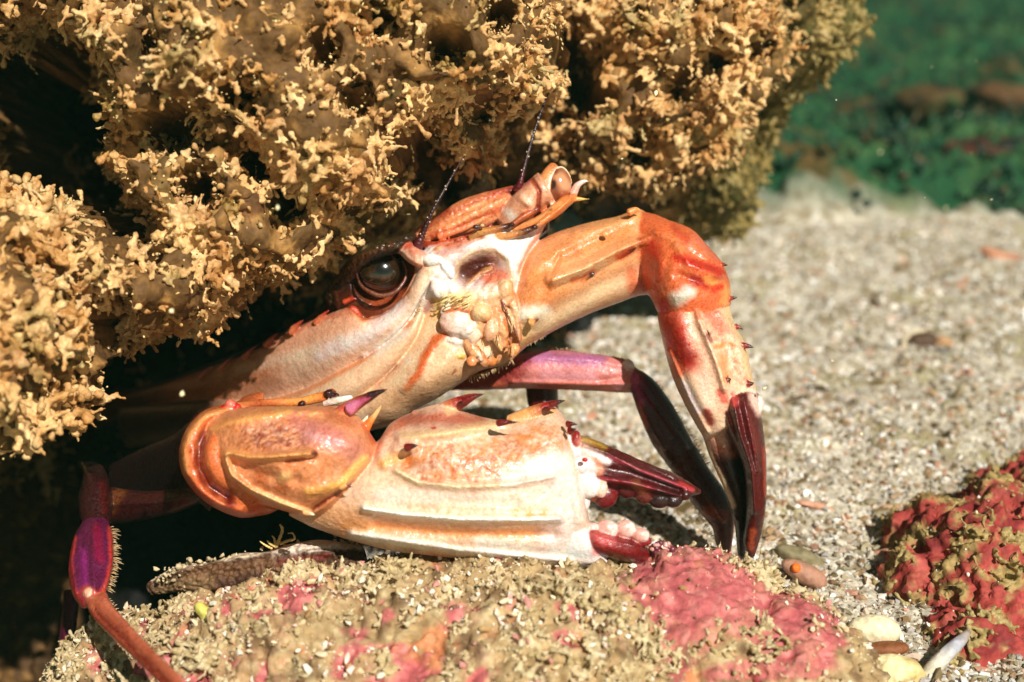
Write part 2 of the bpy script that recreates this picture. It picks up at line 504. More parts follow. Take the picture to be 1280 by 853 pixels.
def branches(mb, p, nrm, rng, big=1.0, pal=((206, 158, 96), (190, 140, 78), (214, 170, 112), (170, 120, 62), (196, 150, 92))):
    """clumps: a few stubby crooked branches with lobes, meant to be welded"""
    n = len(p)
    pal = np.array([lin(c) for c in pal])
    base = pal[rng.randint(len(pal), size=n)] * (0.8 + 0.4 * rng.rand(n, 1))
    zone = (0.50 + 0.62 * sstep(-.2, .3, fbm(p * 38 + 91, 3)))
    S = zone * big * (0.0018 + 0.0036 * rng.rand(n) ** 1.3)
    pos = []; rad = []; ax = []; ln = []; col = []
    for b in range(3):
        d = nrm * 0.9 + 0.75 * rng.normal(size=(n, 3)) + np.array([0, 0, -0.25]); d /= np.linalg.norm(d, axis=1)[:, None]
        q = p - nrm * 0.0006
        for k in range(4):
            d = d + 0.45 * rng.normal(size=(n, 3)); d /= np.linalg.norm(d, axis=1)[:, None]
            step = S * (0.28 + 0.2 * rng.rand(n))
            q = q + d * step[:, None]
            r = zone * big * (0.00050 + 0.00110 * rng.rand(n) ** 2.2) * (1.15 - 0.12 * k)
            pos.append(q); rad.append(r); ax.append(d); ln.append(np.maximum(r * 1.1, step * .8)); col.append(base * (0.9 + .2 * rng.rand(n, 1)))
    blobs_mesh(mb, np.vstack(pos), np.vstack(ax), np.concatenate(rad), np.concatenate(ln), np.clip(np.vstack(col), 0, .9), rng, ICO1, 0.2)

def B(px, py, d, rx, ry, rd):
    return (P(px, py, d), (rx * d / F, ry * d / F, rd))

# hollows in the face of the reef rock (where, how wide, how deep)
HOLES = [(300, 120, 26, .016), (360, 250, 26, .016), (470, 20, 24, .014), (120, 160, 26, .016), (30, 330, 16, .01), (620, 20, 22, .014), (660, 240, 30, .02), (50, 110, 75, .06), (40, 190, 60, .05), (120, 240, 45, .025), (165, 290, 36, .02), (215, 150, 30, .018), (320, 200, 34, .03), (250, 235, 26, .02), (395, 60, 22, .012), (440, 120, 20, .012), (180, 60, 22, .012),
         (560, 60, 24, .014), (515, 195, 40, .03), (640, 205, 34, .02), (700, 60, 32, .03), (735, 120, 30, .025), (575, 235, 40, .03), (800, 185, 24, .015), (850, 110, 22, .016), (895, 70, 24, .02), (760, 60, 18, .01), (690, 150, 22, .015), (130, 400, 30, .02), (90, 300, 18, .01), (940, 60, 20, .02), (600, 130, 18, .012)]

# ---- the reef rock that hangs over the crab
def build_overhang():
    rng = np.random.RandomState(3)
    blobs = [B(20, 400, .335, 62, 150, .030), B(60, 330, .35, 90, 60, .03), B(170, 345, .36, 120, 55, .030), B(300, 255, .37, 110, 72, .035), B(200, 255, .375, 120, 80, .04),
             B(230, 110, .375, 118, 95, .045), B(350, 90, .372, 190, 120, .05), B(420, 170, .365, 90, 85, .035), B(520, 60, .385, 160, 110, .05),
             B(545, 165, .40, 60, 50, .03), B(-20, 0, .37, 40, 40, .03), B(190, 10, .39, 90, 60, .04),
             B(640, 150, .475, 110, 100, .03), B(560, 230, .55, 120, 90, .03), B(720, 60, .47, 120, 95, .045), B(800, 140, .455, 95, 75, .035), B(850, 70, .46, 110, 90, .05),
             B(890, 175, .56, 60, 100, .04), B(960, 20, .50, 85, 60, .04), B(770, 200, .57, 110, 60, .03), B(1010, 10, .53, 55, 45, .03), B(900, 120, .56, 70, 100, .05), B(845, 235, .60, 55, 62, .03),
             # body of the rock, back of the crevice, unseen roof mass added to block light
             B(420, 60, .56, 330, 300, .12), B(700, -10, .60, 330, 190, .10), B(200, -260, .45, 700, 260, .13), B(700, -200, .52, 420, 180, .10),
             B(-60, 620, .62, 260, 420, .14), B(-200, 300, .45, 200, 400, .14), B(260, 520, .66, 420, 190, .10), B(560, 420, .66, 190, 120, .09)]
    v, q = rock_mesh(blobs, 0.0014)
    nr = vnormals(v, q)
    front = sstep(0.60, 0.46, project(v)[2])
    dis = 0.013 * fbm(v * 30, 3) + 0.0065 * fbm(v * 85 + 5, 3, True) + front * (0.0022 * (0.6 - worley(v * 260)) + 0.0012 * fbm(v * 400, 2) - .001)
    v = v + nr * dis[:, None]
    px, py, d = project(v)
    dark = np.zeros(len(v))
    for hx, hy, hr, dep in HOLES:
        m = (1 - sstep(.45, 1.0, np.hypot(px - hx, (py - hy)) / (hr * 1.45) * (1 + .5 * fbm(v * 70, 3)))) * (d < .56)
        v = v + FW * (m * dep * 1.5)[:, None]; dark = np.maximum(dark, m)
    nr = vnormals(v, q)
    n1 = fbm(v * 60 + 3, 4); n2 = fbm(v * 150 + 9, 3)
    c = np.ones_like(v) * lin((96, 66, 30))
    def mixc(c, rgb, m): return c * (1 - m[:, None]) + lin(rgb) * m[:, None]
    c = mixc(c, (186, 138, 76), sstep(0.0, 0.4, n2) * 0.7)
    c = mixc(c, (95, 40, 34), sstep(0.3, 0.5, n1) * 0.5)
    c = mixc(c, (58, 56, 20), sstep(0.1, 0.4, fbm(v * 50 + 31, 3)) * 0.6)
    g = sstep(800, 900, px) * sstep(.42, .48, d)
    c = mixc(c, (62, 70, 24), g * 0.7)
    c = c * (1 + .4 * fbm(v * 380, 3)[:, None])
    c = mixc(c, (14, 11, 8), sstep(.50, .57, d) * sstep(860, 780, px))   # crevice shade painted into the stone: near black with depth
    root = empty('reef_rock', P(300, 0, .5))
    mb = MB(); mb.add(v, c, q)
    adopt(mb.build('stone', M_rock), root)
    tag(root, 'big overhanging reef rock crusted with tan and golden growth above the crab', 'reef rock')
    # growth
    def keep(cen, n):
        x, y, dd = project(cen)
        tocam = (CAM - cen); tocam /= np.linalg.norm(tocam, axis=1)[:, None]
        k = sstep(-0.35, 0.1, np.sum(n * tocam, 1)) * (dd < .60) * (x > -40) * (x < 1120) * (y > -40) * (y < 620)
        nn = fbm(cen * 50 + 40, 3)
        hole = np.zeros(len(x))
        for hx, hy, hr, dep in HOLES: hole = np.maximum(hole, 1 - sstep(.5, .95, np.hypot(x - hx, y - hy) / (hr * 1.35)))
        return k * (1 - hole) * (0.35 + sstep(-0.15, 0.12, nn)) * np.where((dd > .53) & (x < 820), .12, 1)
    mb = MB()
    p, n = scatter(v, q, 20000, rng, keep)
    branches(mb, p, n, rng)
    w, wq, wc = weld(mb, 0.00043, 1, 0.5, False)
    wc = cpal(w, 55, [(206, 158, 98), (178, 128, 70), (224, 182, 124), (152, 104, 54)])
    wn = vnormals(w, wq)
    w = w + wn * (0.00035 * fbm(w * 800, 3) + 0.0003 * perlin(w * 350) + 0.0005 * (0.5 - worley(w * 900)))[:, None]
    x, y, dd = project(w)
    def mixc(c, rgb, m): return c * (1 - m[:, None]) + lin(rgb) * m[:, None]
    g = sstep(800, 900, x + 60 * fbm(w * 60, 2)) * sstep(.44, .48, dd)
    wc = mixc(wc, (232, 202, 150), sstep(0.0, .35, fbm(w * 130 + 3, 3)) * .6)
    wc = mixc(wc, (150, 92, 40), sstep(0.05, .4, fbm(w * 90 + 23, 3)) * .55)
    wc = mixc(wc, (104, 100, 42), np.maximum(sstep(0.15, .4, fbm(w * 60 + 43, 3)) * .5, g * .75))
    wc = np.clip(wc * np.array([1.0, 1.0, .97]) * (1 + .35 * fbm(w * 600, 3)[:, None]), 0, .95)
    mb = MB(); mb.add(w, wc, wq)
    o = mb.build('encrusting_growth', M_growth); adopt(o, root); tag(o, kind='stuff')
    # beads on fine hanging threads
    mb = MB()
    p, n = scatter(v, q, 60, rng, keep)
    for a, b in zip(p, n):
        L = 0.004 + 0.008 * rng.rand(); m = int(6 + 10 * rng.rand())
        dirv = b * 0.7 + np.array([0.3 * rng.normal(), 0.2 * rng.normal(), -1.0]); dirv /= np.linalg.norm(dirv)
        s = np.linspace(0, 1, m)[:, None]
        pts = a + b * 0.002 + dirv * L * s + rng.normal(size=(m, 3)) * 0.0003
        blobs_mesh(mb, pts, np.tile(dirv, (m, 1)), np.full(m, 0.00016) + 0.00022 * rng.rand(m), np.full(m, 0.0006), np.tile(lin((214, 190, 130)), (m, 1)), rng, ICO1)
    p, n = scatter(v, q, 5200, rng, keep)
    rr = 0.00018 + 0.00032 * rng.rand(len(p)) ** 2
    blobs_mesh(mb, p + n * 0.0022, n, rr, rr * 1.2, np.tile(lin((226, 200, 136)), (len(p), 1)) * (0.7 + 0.4 * rng.rand(len(p), 1)), rng, ICO1, 0.1)
    o = mb.build('tiny_polyps', M_growth); adopt(o, root); tag(o, kind='stuff')
    return v, q

def encrusted_rock(blobs, voxel, seed, amp=1.0, calm=None):
    v, q = rock_mesh(blobs, voxel)
    if calm is not None:
        x_, y_, d_ = project(v); amp = amp * (1 - .6 * (1 - sstep(.5, 1.1, seg_dist(x_, y_, calm) / 70)))
    nr = vnormals(v, q)
    lump = fbm(v * 110 + seed, 4)
    crust = sstep(-0.14, 0.04, fbm(v * 95 + 50 + seed, 4))       # where the sandy turf grows thick
    dis = amp * (0.0035 * fbm(v * 45 + seed, 3) + 0.0022 * fbm(v * 160, 3, True)) + crust * 0.0010 + crust * (0.0018 * (0.55 - worley(v * 360)) + 0.0016 * fbm(v * 600, 3)) + 0.0004 * fbm(v * 500, 2)
    v = v + nr * dis[:, None]
    return v, q, crust

def build_front_rock():
    rng = np.random.RandomState(11)
    def W(x, y, z, a, b, c): return ((x, y, z), (a, b, c))
    blobs = [B(660, 930, .345, 380, 222, .045), B(440, 905, .340, 270, 180, .032), B(860, 860, .345, 140, 165, .032), B(310, 880, .355, 170, 120, .022),
             B(185, 850, .360, 95, 60, .012), B(140, 850, .365, 60, 36, .010), B(980, 860, .335, 95, 105, .025), B(560, 800, .345, 250, 88, .03), B(820, 760, .352, 110, 62, .02), B(700, 800, .34, 250, 75, .03)]
    v, q, crust = encrusted_rock(blobs, 0.0008, 2.0, 1.7, [(835, 715), (870, 760), (1010, 810)])
    px, py, d = project(v)
    pinkm = np.zeros(len(v))
    for pts, w in [([(835, 715), (860, 765)], 66), ([(900, 735), (1010, 810)], 60), ([(720, 752)], 26), ([(705, 802)], 22), ([(1000, 830), (900, 850)], 30),
                   ([(210, 800), (150, 830)], 60), ([(240, 830), (330, 853)], 44), ([(290, 760), (400, 745)], 32), ([(440, 830), (520, 853)], 36), ([(600, 845)], 34), ([(560, 770), (590, 765)], 16), ([(640, 750)], 12), ([(350, 790)], 22), ([(480, 765)], 14), ([(760, 800)], 18), ([(430, 740)], 18), ([(250, 765)], 22), ([(450, 790)], 14)]:
        pinkm = np.maximum(pinkm, 1 - sstep(0.55, 1.0, seg_dist(px, py, pts) / w * (1 + 0.9 * fbm(v * 160 + 8, 3))))
    big = (px > 790) & (px < 1040) & (py < 850)
    pinkm = pinkm * np.where(big, 1 - 0.25 * crust, 1 - 0.9 * sstep(0.2, 0.9, crust + 0.25))
    c = np.ones_like(v) * lin((168, 140, 98))
    def mixc(c, rgb, m): return c * (1 - m[:, None]) + lin(rgb) * m[:, None]
    c = mixc(c, (206, 186, 142), sstep(0, .35, fbm(v * 260, 3)) * 0.7)
    c = mixc(c, (96, 66, 40), sstep(0.0, .3, fbm(v * 130 + 4, 3)) * 0.8)
    c = mixc(c, (206, 120, 76), sstep(0.15, .35, fbm(v * 85 + 14, 3)) * (1 - crust) * 0.7)
    c = mixc(c, (182, 92, 92), pinkm)
    c = mixc(c, (226, 150, 140), pinkm * sstep(0.0, 0.4, fbm(v * 300 + 2, 3)) * 0.6)
    c = mixc(c, (132, 40, 52), pinkm * sstep(0.15, 0.5, fbm(v * 210 + 22, 3)) * 0.5)
    root = empty('encrusted_boulder', P(640, 800, .34))
    mb = MB(); mb.add(v, c, q); adopt(mb.build('stone', M_rock), root)
    tag(root, 'low foreground boulder under the claw, sandy tan turf broken by pink coralline patches', 'boulder')
    # turf clumps
    cq = crust[q].mean(1)
    def keep(cen, n):
        x, y, dd = project(cen)
        return (n[:, 2] > -0.2) * (x > 40) * (x < 1140) * (y < 900) * (0.03 + (cqk > 0.6) * sstep(-.2, .15, fbm(cen * 140 + 3, 3))) * np.where(seg_dist(x, y, [(850, 725), (880, 765), (980, 800)]) < 60 * (1 + .8 * fbm(cen * 120, 3)), .04 + .9 * (fbm(cen * 90 + 5, 3) > .14), 1)
    cqk = cq
    p, n = scatter(v, q, 5200, rng, keep)
    mb = MB()
    turf = ((190, 168, 124), (172, 150, 106), (206, 186, 146), (150, 128, 86), (190, 164, 120))
    branches(mb, p[:4600], n[:4600], rng, 0.56, turf)
    w, wq, wc = weld(mb, 0.00027, 1, 0.5, False)
    wc = cpal(w, 120, turf)
    wn = vnormals(w, wq)
    w = w + wn * (0.00022 * fbm(w * 1300, 3))[:, None]
    wc = np.clip(wc * (1 + .3 * fbm(w * 900, 3)[:, None] + .25 * fbm(w * 200, 2)[:, None]), 0, .9)
    mb = MB(); mb.add(w, wc, wq)
    o = mb.build('turf_growth', M_growth); adopt(o, root); tag(o, kind='stuff')
    # shell grit lying on it
    def keep2(cen, n):
        x, y, dd = project(cen)
        return (n[:, 2] > 0.2) * (x > 40) * (x < 1140) * (y < 900) * (.15 + sstep(-.1, .3, fbm(cen * 80 + 7, 3))) * np.where(seg_dist(x, y, [(845, 730), (880, 765), (980, 800)]) < 55, .25, 1)
    p, n = scatter(v, q, 4200, rng, keep2)
    mb = MB()
    rr = 0.00013 + 0.00065 * rng.rand(len(p)) ** 3.5
    pal = np.array([lin(c) for c in [(236, 228, 208), (226, 206, 172), (214, 188, 146), (232, 206, 190), (204, 140, 130), (176, 140, 90), (120, 90, 60)]])
    col = pal[rng.choice(7, len(p), p=[.24, .2, .18, .1, .1, .1, .08])]
    ax = n + rng.normal(size=n.shape); ax /= np.linalg.norm(ax, axis=1)[:, None]
    blobs_mesh(mb, p + n * rr[:, None] * 1.1, ax, rr, rr * (1 + 1.5 * rng.rand(len(p))), col, rng, ICO1, 0.5)
    o = mb.build('shell_grit', M_grain, smooth=False); adopt(o, root); tag(o, kind='stuff')

def build_red_rock():
    rng = np.random.RandomState(21)
    blobs = [B(1262, 720, .41, 80, 110, .03), B(1220, 775, .390, 84, 120, .03), B(1176, 690, .405, 58, 46, .02), B(1300, 655, .43, 74, 66, .03), B(1340, 780, .40, 120, 170, .05), B(1200, 860, .365, 60, 80, .02), B(1150, 740, .39, 34, 44, .014)]
    v, q, crust = encrusted_rock(blobs, 0.0010, 9.0, 2.0)
    px, py, d = project(v)
    crust = sstep(-0.02, 0.12, fbm(v * 120 + 31, 4) - 0.0016 * (px - 1200) * sstep(1100, 1280, px))
    def mixc(c, rgb, m): return c * (1 - m[:, None]) + lin(rgb) * m[:, None]
    c = np.ones_like(v) * lin((158, 60, 52))
    c = mixc(c, (190, 98, 84), sstep(0.0, .4, fbm(v * 150, 3)) * 0.7)
    c = mixc(c, (110, 22, 28), sstep(0.1, .4, fbm(v * 100 + 6, 3)) * 0.7)
    c = mixc(c, (168, 142, 88), crust)
    c = mixc(c, (110, 84, 44), crust * sstep(0.0, .4, fbm(v * 200 + 6, 3)))
    root = empty('red_rock', P(1250, 780, .40))
    mb = MB(); mb.add(v, c, q); adopt(mb.build('stone', M_rock), root)
    tag(root, 'rock at the right edge of the sand coated in red crust with olive turf', 'rock')
    cq = crust[q].mean(1)
    def keep(cen, n):
        x, y, dd = project(cen)
        return (n[:, 2] > -0.3) * (0.05 + (cq > 0.5)) * (x < 1330)
    p, n = scatter(v, q, 900, rng, keep)
    mb = MB()
    branches(mb, p, n, rng, 0.7, ((176, 156, 104), (150, 128, 76), (190, 170, 120)))
    w, wq, wc = weld(mb, 0.0004, 1, 0.5, False)
    wc = cpal(w, 120, ((176, 156, 104), (150, 128, 76), (190, 170, 120)))
    mb = MB(); mb.add(w, np.clip(wc * (1 + .3 * fbm(w * 700, 3)[:, None]), 0, .9), wq)
    rr = 0.0002 + 0.0004 * rng.rand(500) ** 2
    p, n = scatter(v, q, 500, rng, None)
    blobs_mesh(mb, p, n, rr, rr * 1.5, np.tile(lin((245, 235, 220)), (500, 1)), rng, ICO1, .4)
    o = mb.build('turf_growth', M_growth); adopt(o, root); tag(o, kind='stuff')

# ---- the sea bed
def ground_height(x, y):
    p = np.stack([x, y, np.zeros_like(x)], -1)
    z = 0.004 * fbm(p * 14, 3) + 0.0030 * fbm(p * 48 + 3, 3)
    # pit inside the crevice on the left
    pit = sstep(0.02, -0.06, x + 0.25 * (y - 0.33)) * sstep(0.20, 0.29, y) * sstep(0.95, 0.62, y)
    z = z - 0.13 * pit
    # rough weedy bank beyond the sand
    edge = 0.775 + 0.014 * fbm(np.stack([x * 16, y * 5, x * 0], -1), 3)
    wb = sstep(edge, edge + 0.035, y)
    z = z + wb * (0.004 + 0.035 * fbm(p * 9 + 4, 4) + 0.02 * fbm(p * 30, 3, True) + 0.03 * sstep(1.2, 3.5, y) * (1 + fbm(p * 2.1, 3)))
    return z, wb
def build_ground():
    a = np.concatenate([np.radians(np.linspace(-180, -34, 40, endpoint=False)), np.radians(np.linspace(-34, 34, 760)), np.radians(np.linspace(34, 180, 41)[1:])])
    r = np.concatenate([np.linspace(0.005, 0.22, 20, endpoint=False), np.linspace(0.22, 1.1, 620, endpoint=False), np.geomspace(1.1, 4, 120, endpoint=False), np.geomspace(4, 30, 30)])
    Rr, A = np.meshgrid(r, a, indexing='ij')
    x = Rr * np.sin(A); y = Rr * np.cos(A)
    z, wb = ground_height(x, y)
    p = np.stack([x, y, z], -1)
    near = sstep(1.0, .8, Rr)
    z = z + near * (0.0009 * (0.5 - worley(p * 330)) + 0.0008 * fbm(p * 420, 3))
    z = z + wb * sstep(3, 1.0, Rr) * 0.012 * (0.5 - worley(p * 45))
    p = np.stack([x, y, z], -1)
    def mixc(c, rgb, m): return c * (1 - m[..., None]) + lin(rgb) * m[..., None]
    c = np.ones_like(p) * lin((190, 180, 160))
    c = mixc(c, (214, 204, 184), sstep(0.0, .3, fbm(p * 220, 3)))
    c = mixc(c, (140, 118, 86), sstep(0.02, .35, fbm(p * 120 + 5, 3)) * .8)
    c = mixc(c, (150, 140, 86), sstep(0.05, .35, fbm(p * 30 + 15, 3)) * .6)
    c = mixc(c, (22, 19, 15), sstep(0.03, -0.02, x + 0.25 * (y - 0.33)) * sstep(0.20, 0.28, y) * sstep(1, .9, y))  # blackness of the crevice painted onto its floor
    gr = np.ones_like(p) * lin((26, 78, 44))
    gr = mixc(gr, (76, 112, 60), sstep(0.0, .35, fbm(p * 22 + 1, 4)) * .7)
    gr = mixc(gr, (10, 34, 24), sstep(0.0, .35, fbm(p * 7 + 11, 4)) * .85)
    gr = mixc(gr, (120, 84, 40), sstep(0.22, .4, fbm(p * 16 + 21, 3)) * .7)
    c = c * (1 - wb[..., None]) + gr * .8 * wb[..., None]
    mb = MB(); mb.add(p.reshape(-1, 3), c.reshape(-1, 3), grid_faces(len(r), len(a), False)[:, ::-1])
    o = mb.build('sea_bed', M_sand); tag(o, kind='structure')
    # coarse grains
    rng = np.random.RandomState(5)
    N = 75000
    rad = 0.30 * (0.95 / 0.30) ** rng.rand(N); ang = np.radians(-8 + 36 * rng.rand(N))
    gx = rad * np.sin(ang); gy = rad * np.cos(ang)
    ok = (gy < 0.775 + .014 * fbm(np.stack([gx * 16, gy * 5, gx * 0], -1), 3))
    gx, gy = gx[ok], gy[ok]
    gz, _ = ground_height(gx, gy)
    n = len(gx)
    rr = (0.00024 + 0.0013 * rng.rand(n) ** 4.5) * (0.7 + 0.6 * gy)
    pal = np.array([lin(c) for c in [(204, 194, 172), (222, 214, 200), (164, 150, 118), (152, 122, 86), (208, 182, 158), (248, 244, 236), (120, 102, 70), (190, 184, 176), (184, 134, 108)]])
    col = pal[rng.choice(9, n, p=[.2, .17, .13, .12, .11, .09, .08, .06, .04])] * (0.68 + .4 * rng.rand(n, 1)) * (1 + .45 * fbm(np.stack([gx, gy, gx * 0], -1) * 45, 3)[:, None])
    ax = rng.normal(size=(n, 3)) * np.array([1, 1, .3]); ax /= np.linalg.norm(ax, axis=1)[:, None]
    mb = MB()
    blobs_mesh(mb, np.stack([gx, gy, gz + rr * 0.35], -1), ax, rr * .8, rr * (0.8 + 1.2 * rng.rand(n) ** 2), np.clip(col, 0, .95), rng, ICO1, 0.55)
    n = 900
    rad = 0.30 * (0.8 / 0.30) ** rng.rand(n); ang = np.radians(-6 + 34 * rng.rand(n)); gx = rad * np.sin(ang); gy = rad * np.cos(ang); gz, _ = ground_height(gx, gy)
    rr = 0.0006 + 0.0018 * rng.rand(n) ** 3.5
    ax = rng.normal(size=(n, 3)) * np.array([1, .7, .35]); ax /= np.linalg.norm(ax, axis=1)[:, None]
    pal2 = np.array([lin(c) for c in [(232, 226, 212), (176, 140, 100), (120, 100, 62), (206, 150, 120), (150, 144, 110), (90, 74, 50), (240, 236, 228)]])
    blobs_mesh(mb, np.stack([gx, gy, gz + rr * 0.2], -1), ax, rr * .6, rr * (1.2 + 1.8 * rng.rand(n)), pal2[rng.randint(7, size=n)] * .9, rng, ICO2, 0.3)
    o = mb.build('coarse_shell_sand', M_grain, smooth=False)
    tag(o, 'coarse pale shell sand and broken grit covering the open sea bed', 'sand', kind='stuff')
    # weed on the far bank
    N = 3500
    rad = 0.80 * (3.0 / 0.8) ** rng.rand(N); ang = np.radians(-20 + 55 * rng.rand(N))
    gx = rad * np.sin(ang); gy = rad * np.cos(ang)
    gz, wbb = ground_height(gx, gy); ok = wbb > .5
    gx, gy, gz = gx[ok], gy[ok], gz[ok]; n = len(gx)
    p = np.stack([gx, gy, gz], -1)
    mb = MB()
    pal = [(24, 66, 38), (36, 78, 44), (18, 50, 32), (66, 84, 48), (22, 60, 44), (76, 66, 38)]
    nn = np.tile([0., 0., 1.], (n, 1))
    tufts(mb, p, nn, rng, 0.012, 4, [tuple(.85 * np.array(c)) for c in pal], 0, ic=ICO1, rk=(0.001, 0.003))
    o = mb.build('algae_turf', M_growth)
    tag(o, 'green algae turf carpeting the dim sea bed beyond the sand', 'algae', kind='stuff')
# ------------------------------------------------------------------ the crab
M_shell = material('crab_shell', 0.38, 0.5, (1500, 0.22), (2600, 0.12), sss=0.06, sss_scale=0.001, coat=0.2, tint_noise=0.13, rough_var=0.12)
M_eye = material('crab_eye', 0.08, 0.6, (300, 0.0), tint_noise=0.2, coat=1.0)
DR = (84, 14, 20); MAROON = (70, 16, 22); ORG = (214, 104, 52); TAN = (228, 164, 108); CREAM = (246, 222, 184); WH = (248, 234, 226)
PINK = (232, 190, 176); RED = (190, 44, 30); YEL = (246, 208, 134)

def build_crab():
    root = empty('crab', P(560, 700, .37))
    tag(root, 'orange and cream crab with dark red claw tips crouching in the rocky crevice', 'crab')
    mb = MB()
    # --- carapace mass behind the face
    loft(mb, [(110, 496, 120, 535, .520, .008, .03), (190, 480, 200, 520, .480, .008, .03), (300, 440, 320, 495, .435, .010, .04), (380, 400, 400, 460, .414, .012, .045), (440, 352, 460, 420, .404, .010, .05),
              (500, 300, 520, 380, .396, .010, .05), (560, 262, 585, 350, .392, .010, .05), (620, 240, 645, 320, .390, .008, .045), (676, 232, 684, 290, .389, .005, .03)],
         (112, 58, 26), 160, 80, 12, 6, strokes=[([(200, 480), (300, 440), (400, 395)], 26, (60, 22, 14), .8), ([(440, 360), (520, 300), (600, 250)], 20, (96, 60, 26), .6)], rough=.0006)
    # socket of the near eye
    loft(mb, [(418, 352, 424, 388, .392, .004, .01), (440, 336, 450, 402, .390, .005, .012), (476, 330, 480, 402, .388, .005, .012), (505, 322, 512, 372, .386, .005, .012), (520, 318, 526, 350, .384, .004, .01)],
         (112, 66, 38), 60, 40, 6, 4, relief=[([(476, 345)], 42, -.004, 'f')], strokes=[([(470, 378), (500, 366)], 16, (176, 96, 60), .6), ([(430, 360), (450, 345)], 26, (60, 28, 16), .8)])
    loft(mb, [(404, 366, 416, 384, .396, .004, .02), (424, 338, 440, 356, .389, .005, .03), (444, 316, 458, 334, .382, .007, .035), (470, 300, 478, 322, .379, .008, .035), (494, 296, 498, 316, .3785, .007, .03), (516, 290, 518, 302, .380, .004, .02)],
         (62, 48, 26), 90, 50, 4, 4, strokes=[([(420, 350), (450, 322), (490, 306)], 6, (104, 70, 38), .6), ([(450, 312), (480, 300)], 8, (70, 66, 28), .7)], rough=.0014)
    # band 1: side of the carapace under the eye
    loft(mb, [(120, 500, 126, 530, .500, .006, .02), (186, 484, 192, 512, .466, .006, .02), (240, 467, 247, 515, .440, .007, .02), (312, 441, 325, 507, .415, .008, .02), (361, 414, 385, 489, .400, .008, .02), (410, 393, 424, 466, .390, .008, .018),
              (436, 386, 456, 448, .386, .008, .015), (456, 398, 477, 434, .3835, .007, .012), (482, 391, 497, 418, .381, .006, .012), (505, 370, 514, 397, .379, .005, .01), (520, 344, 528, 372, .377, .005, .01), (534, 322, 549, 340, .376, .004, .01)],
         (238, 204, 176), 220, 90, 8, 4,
         relief=[([(456, 447), (490, 422), (515, 396), (529, 370), (545, 342)], 6, .0014), ([(185, 500), (325, 503), (385, 486), (456, 447)], 6, .0010), ([(312, 441), (361, 414), (410, 392), (441, 386)], 6, .0012), ([(441, 388), (455, 399), (480, 391), (511, 361)], 5, .0014)],
         strokes=[([(120, 505), (235, 485)], 70, (96, 44, 24), .95), ([(235, 490), (320, 465)], 52, (190, 118, 74), .75), ([(330, 430), (400, 398), (441, 388)], 9, (176, 78, 52), .8, .6), ([(350, 432), (440, 396)], 24, (222, 160, 124), .6),  # brown at the left end is painted shade, fading the shell into the crevice
                  ([(441, 387), (455, 400), (480, 392), (511, 361)], 5.5, (214, 126, 76), .9), ([(400, 442), (460, 420), (500, 385)], 16, (246, 226, 222), .8), ([(456, 447), (490, 422), (515, 396), (529, 370), (548, 340)], 6, WH, .9),
                  ([(190, 506), (325, 507), (385, 488), (455, 450)], 5, (214, 128, 72), .7), ([(300, 462), (400, 436)], 10, (244, 214, 188), .6)])
    spine(mb, [(430, 378), (440, 374), (450, 374)], .3855, .384, 4, (190, 84, 50), (160, 50, 34))
    spine(mb, [(439, 386), (445, 388), (452, 398), (449, 402)], .3835, .3825, 4.5, (196, 84, 48), (176, 70, 40))
    for x, y, d, w in [(408, 392, .3885, 5), (376, 404, .394, 5.5), (345, 420, .402, 5), (318, 436, .410, 5), (288, 450, .420, 4.5), (262, 461, .430, 4)]:
        spine(mb, [(x - 14, y + 12), (x - 4, y + 2), (x + 5, y - 5)], d, d - .002, w * .9, (196, 120, 84), (168, 74, 50))
    # band 2
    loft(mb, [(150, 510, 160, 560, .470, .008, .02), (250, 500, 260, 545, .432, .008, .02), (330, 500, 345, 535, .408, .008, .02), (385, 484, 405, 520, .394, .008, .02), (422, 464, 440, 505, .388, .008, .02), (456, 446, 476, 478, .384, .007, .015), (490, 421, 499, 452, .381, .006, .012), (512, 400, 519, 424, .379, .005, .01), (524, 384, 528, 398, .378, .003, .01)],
         (240, 206, 172), 120, 60, 6, 3, strokes=[([(250, 530), (345, 527), (420, 512)], 18, (206, 132, 80), .6), ([(130, 540), (245, 515)], 66, (72, 34, 20), .95), ([(330, 505), (385, 488), (455, 449), (512, 402)], 5, (222, 140, 84), .7), ([(473, 440), (505, 415)], 8, WH, .6)])  # dark brown left end stands in for shade under the overhang
    # band 3: belly side of the face down to the chin
    loft(mb, [(400, 512, 440, 545, .396, .010, .02), (440, 496, 492, 530, .390, .011, .02), (462, 482, 518, 513, .387, .011, .02), (482, 466, 548, 497, .384, .011, .02), (502, 446, 578, 478, .382, .011, .02), (517, 422, 602, 463, .381, .010, .02), (528, 398, 632, 456, .380, .009, .02), (540, 380, 646, 440, .379, .008, .02), (556, 366, 650, 415, .379, .007, .02)],
         (238, 206, 170), 150, 90, 6, 6,
         relief=[([(525, 394), (515, 423), (492, 460), (470, 478), (440, 492)], 4, -.0012), ([(566, 412), (540, 432), (522, 468), (505, 486)], 8, .0010), ([(560, 445), (535, 480)], 20, .0012)],
         strokes=[([(525, 394), (515, 423), (492, 460), (472, 477)], 3.2, (96, 30, 14), .95, .1), ([(472, 477), (440, 490), (400, 500)], 6, (186, 92, 46), .8), ([(566, 414), (545, 424), (532, 445), (522, 468), (508, 486)], 7, (216, 108, 48), .9),
                  ([(480, 505), (530, 495), (570, 470)], 26, (214, 176, 130), .6), ([(548, 385), (580, 378)], 22, (236, 190, 96), .7), ([(585, 470), (640, 440)], 16, (232, 156, 88), .6), ([(500, 430), (508, 450)], 12, (246, 226, 208), .5), ([(566, 468), (569, 463)], 2.5, (150, 80, 40), .8)])
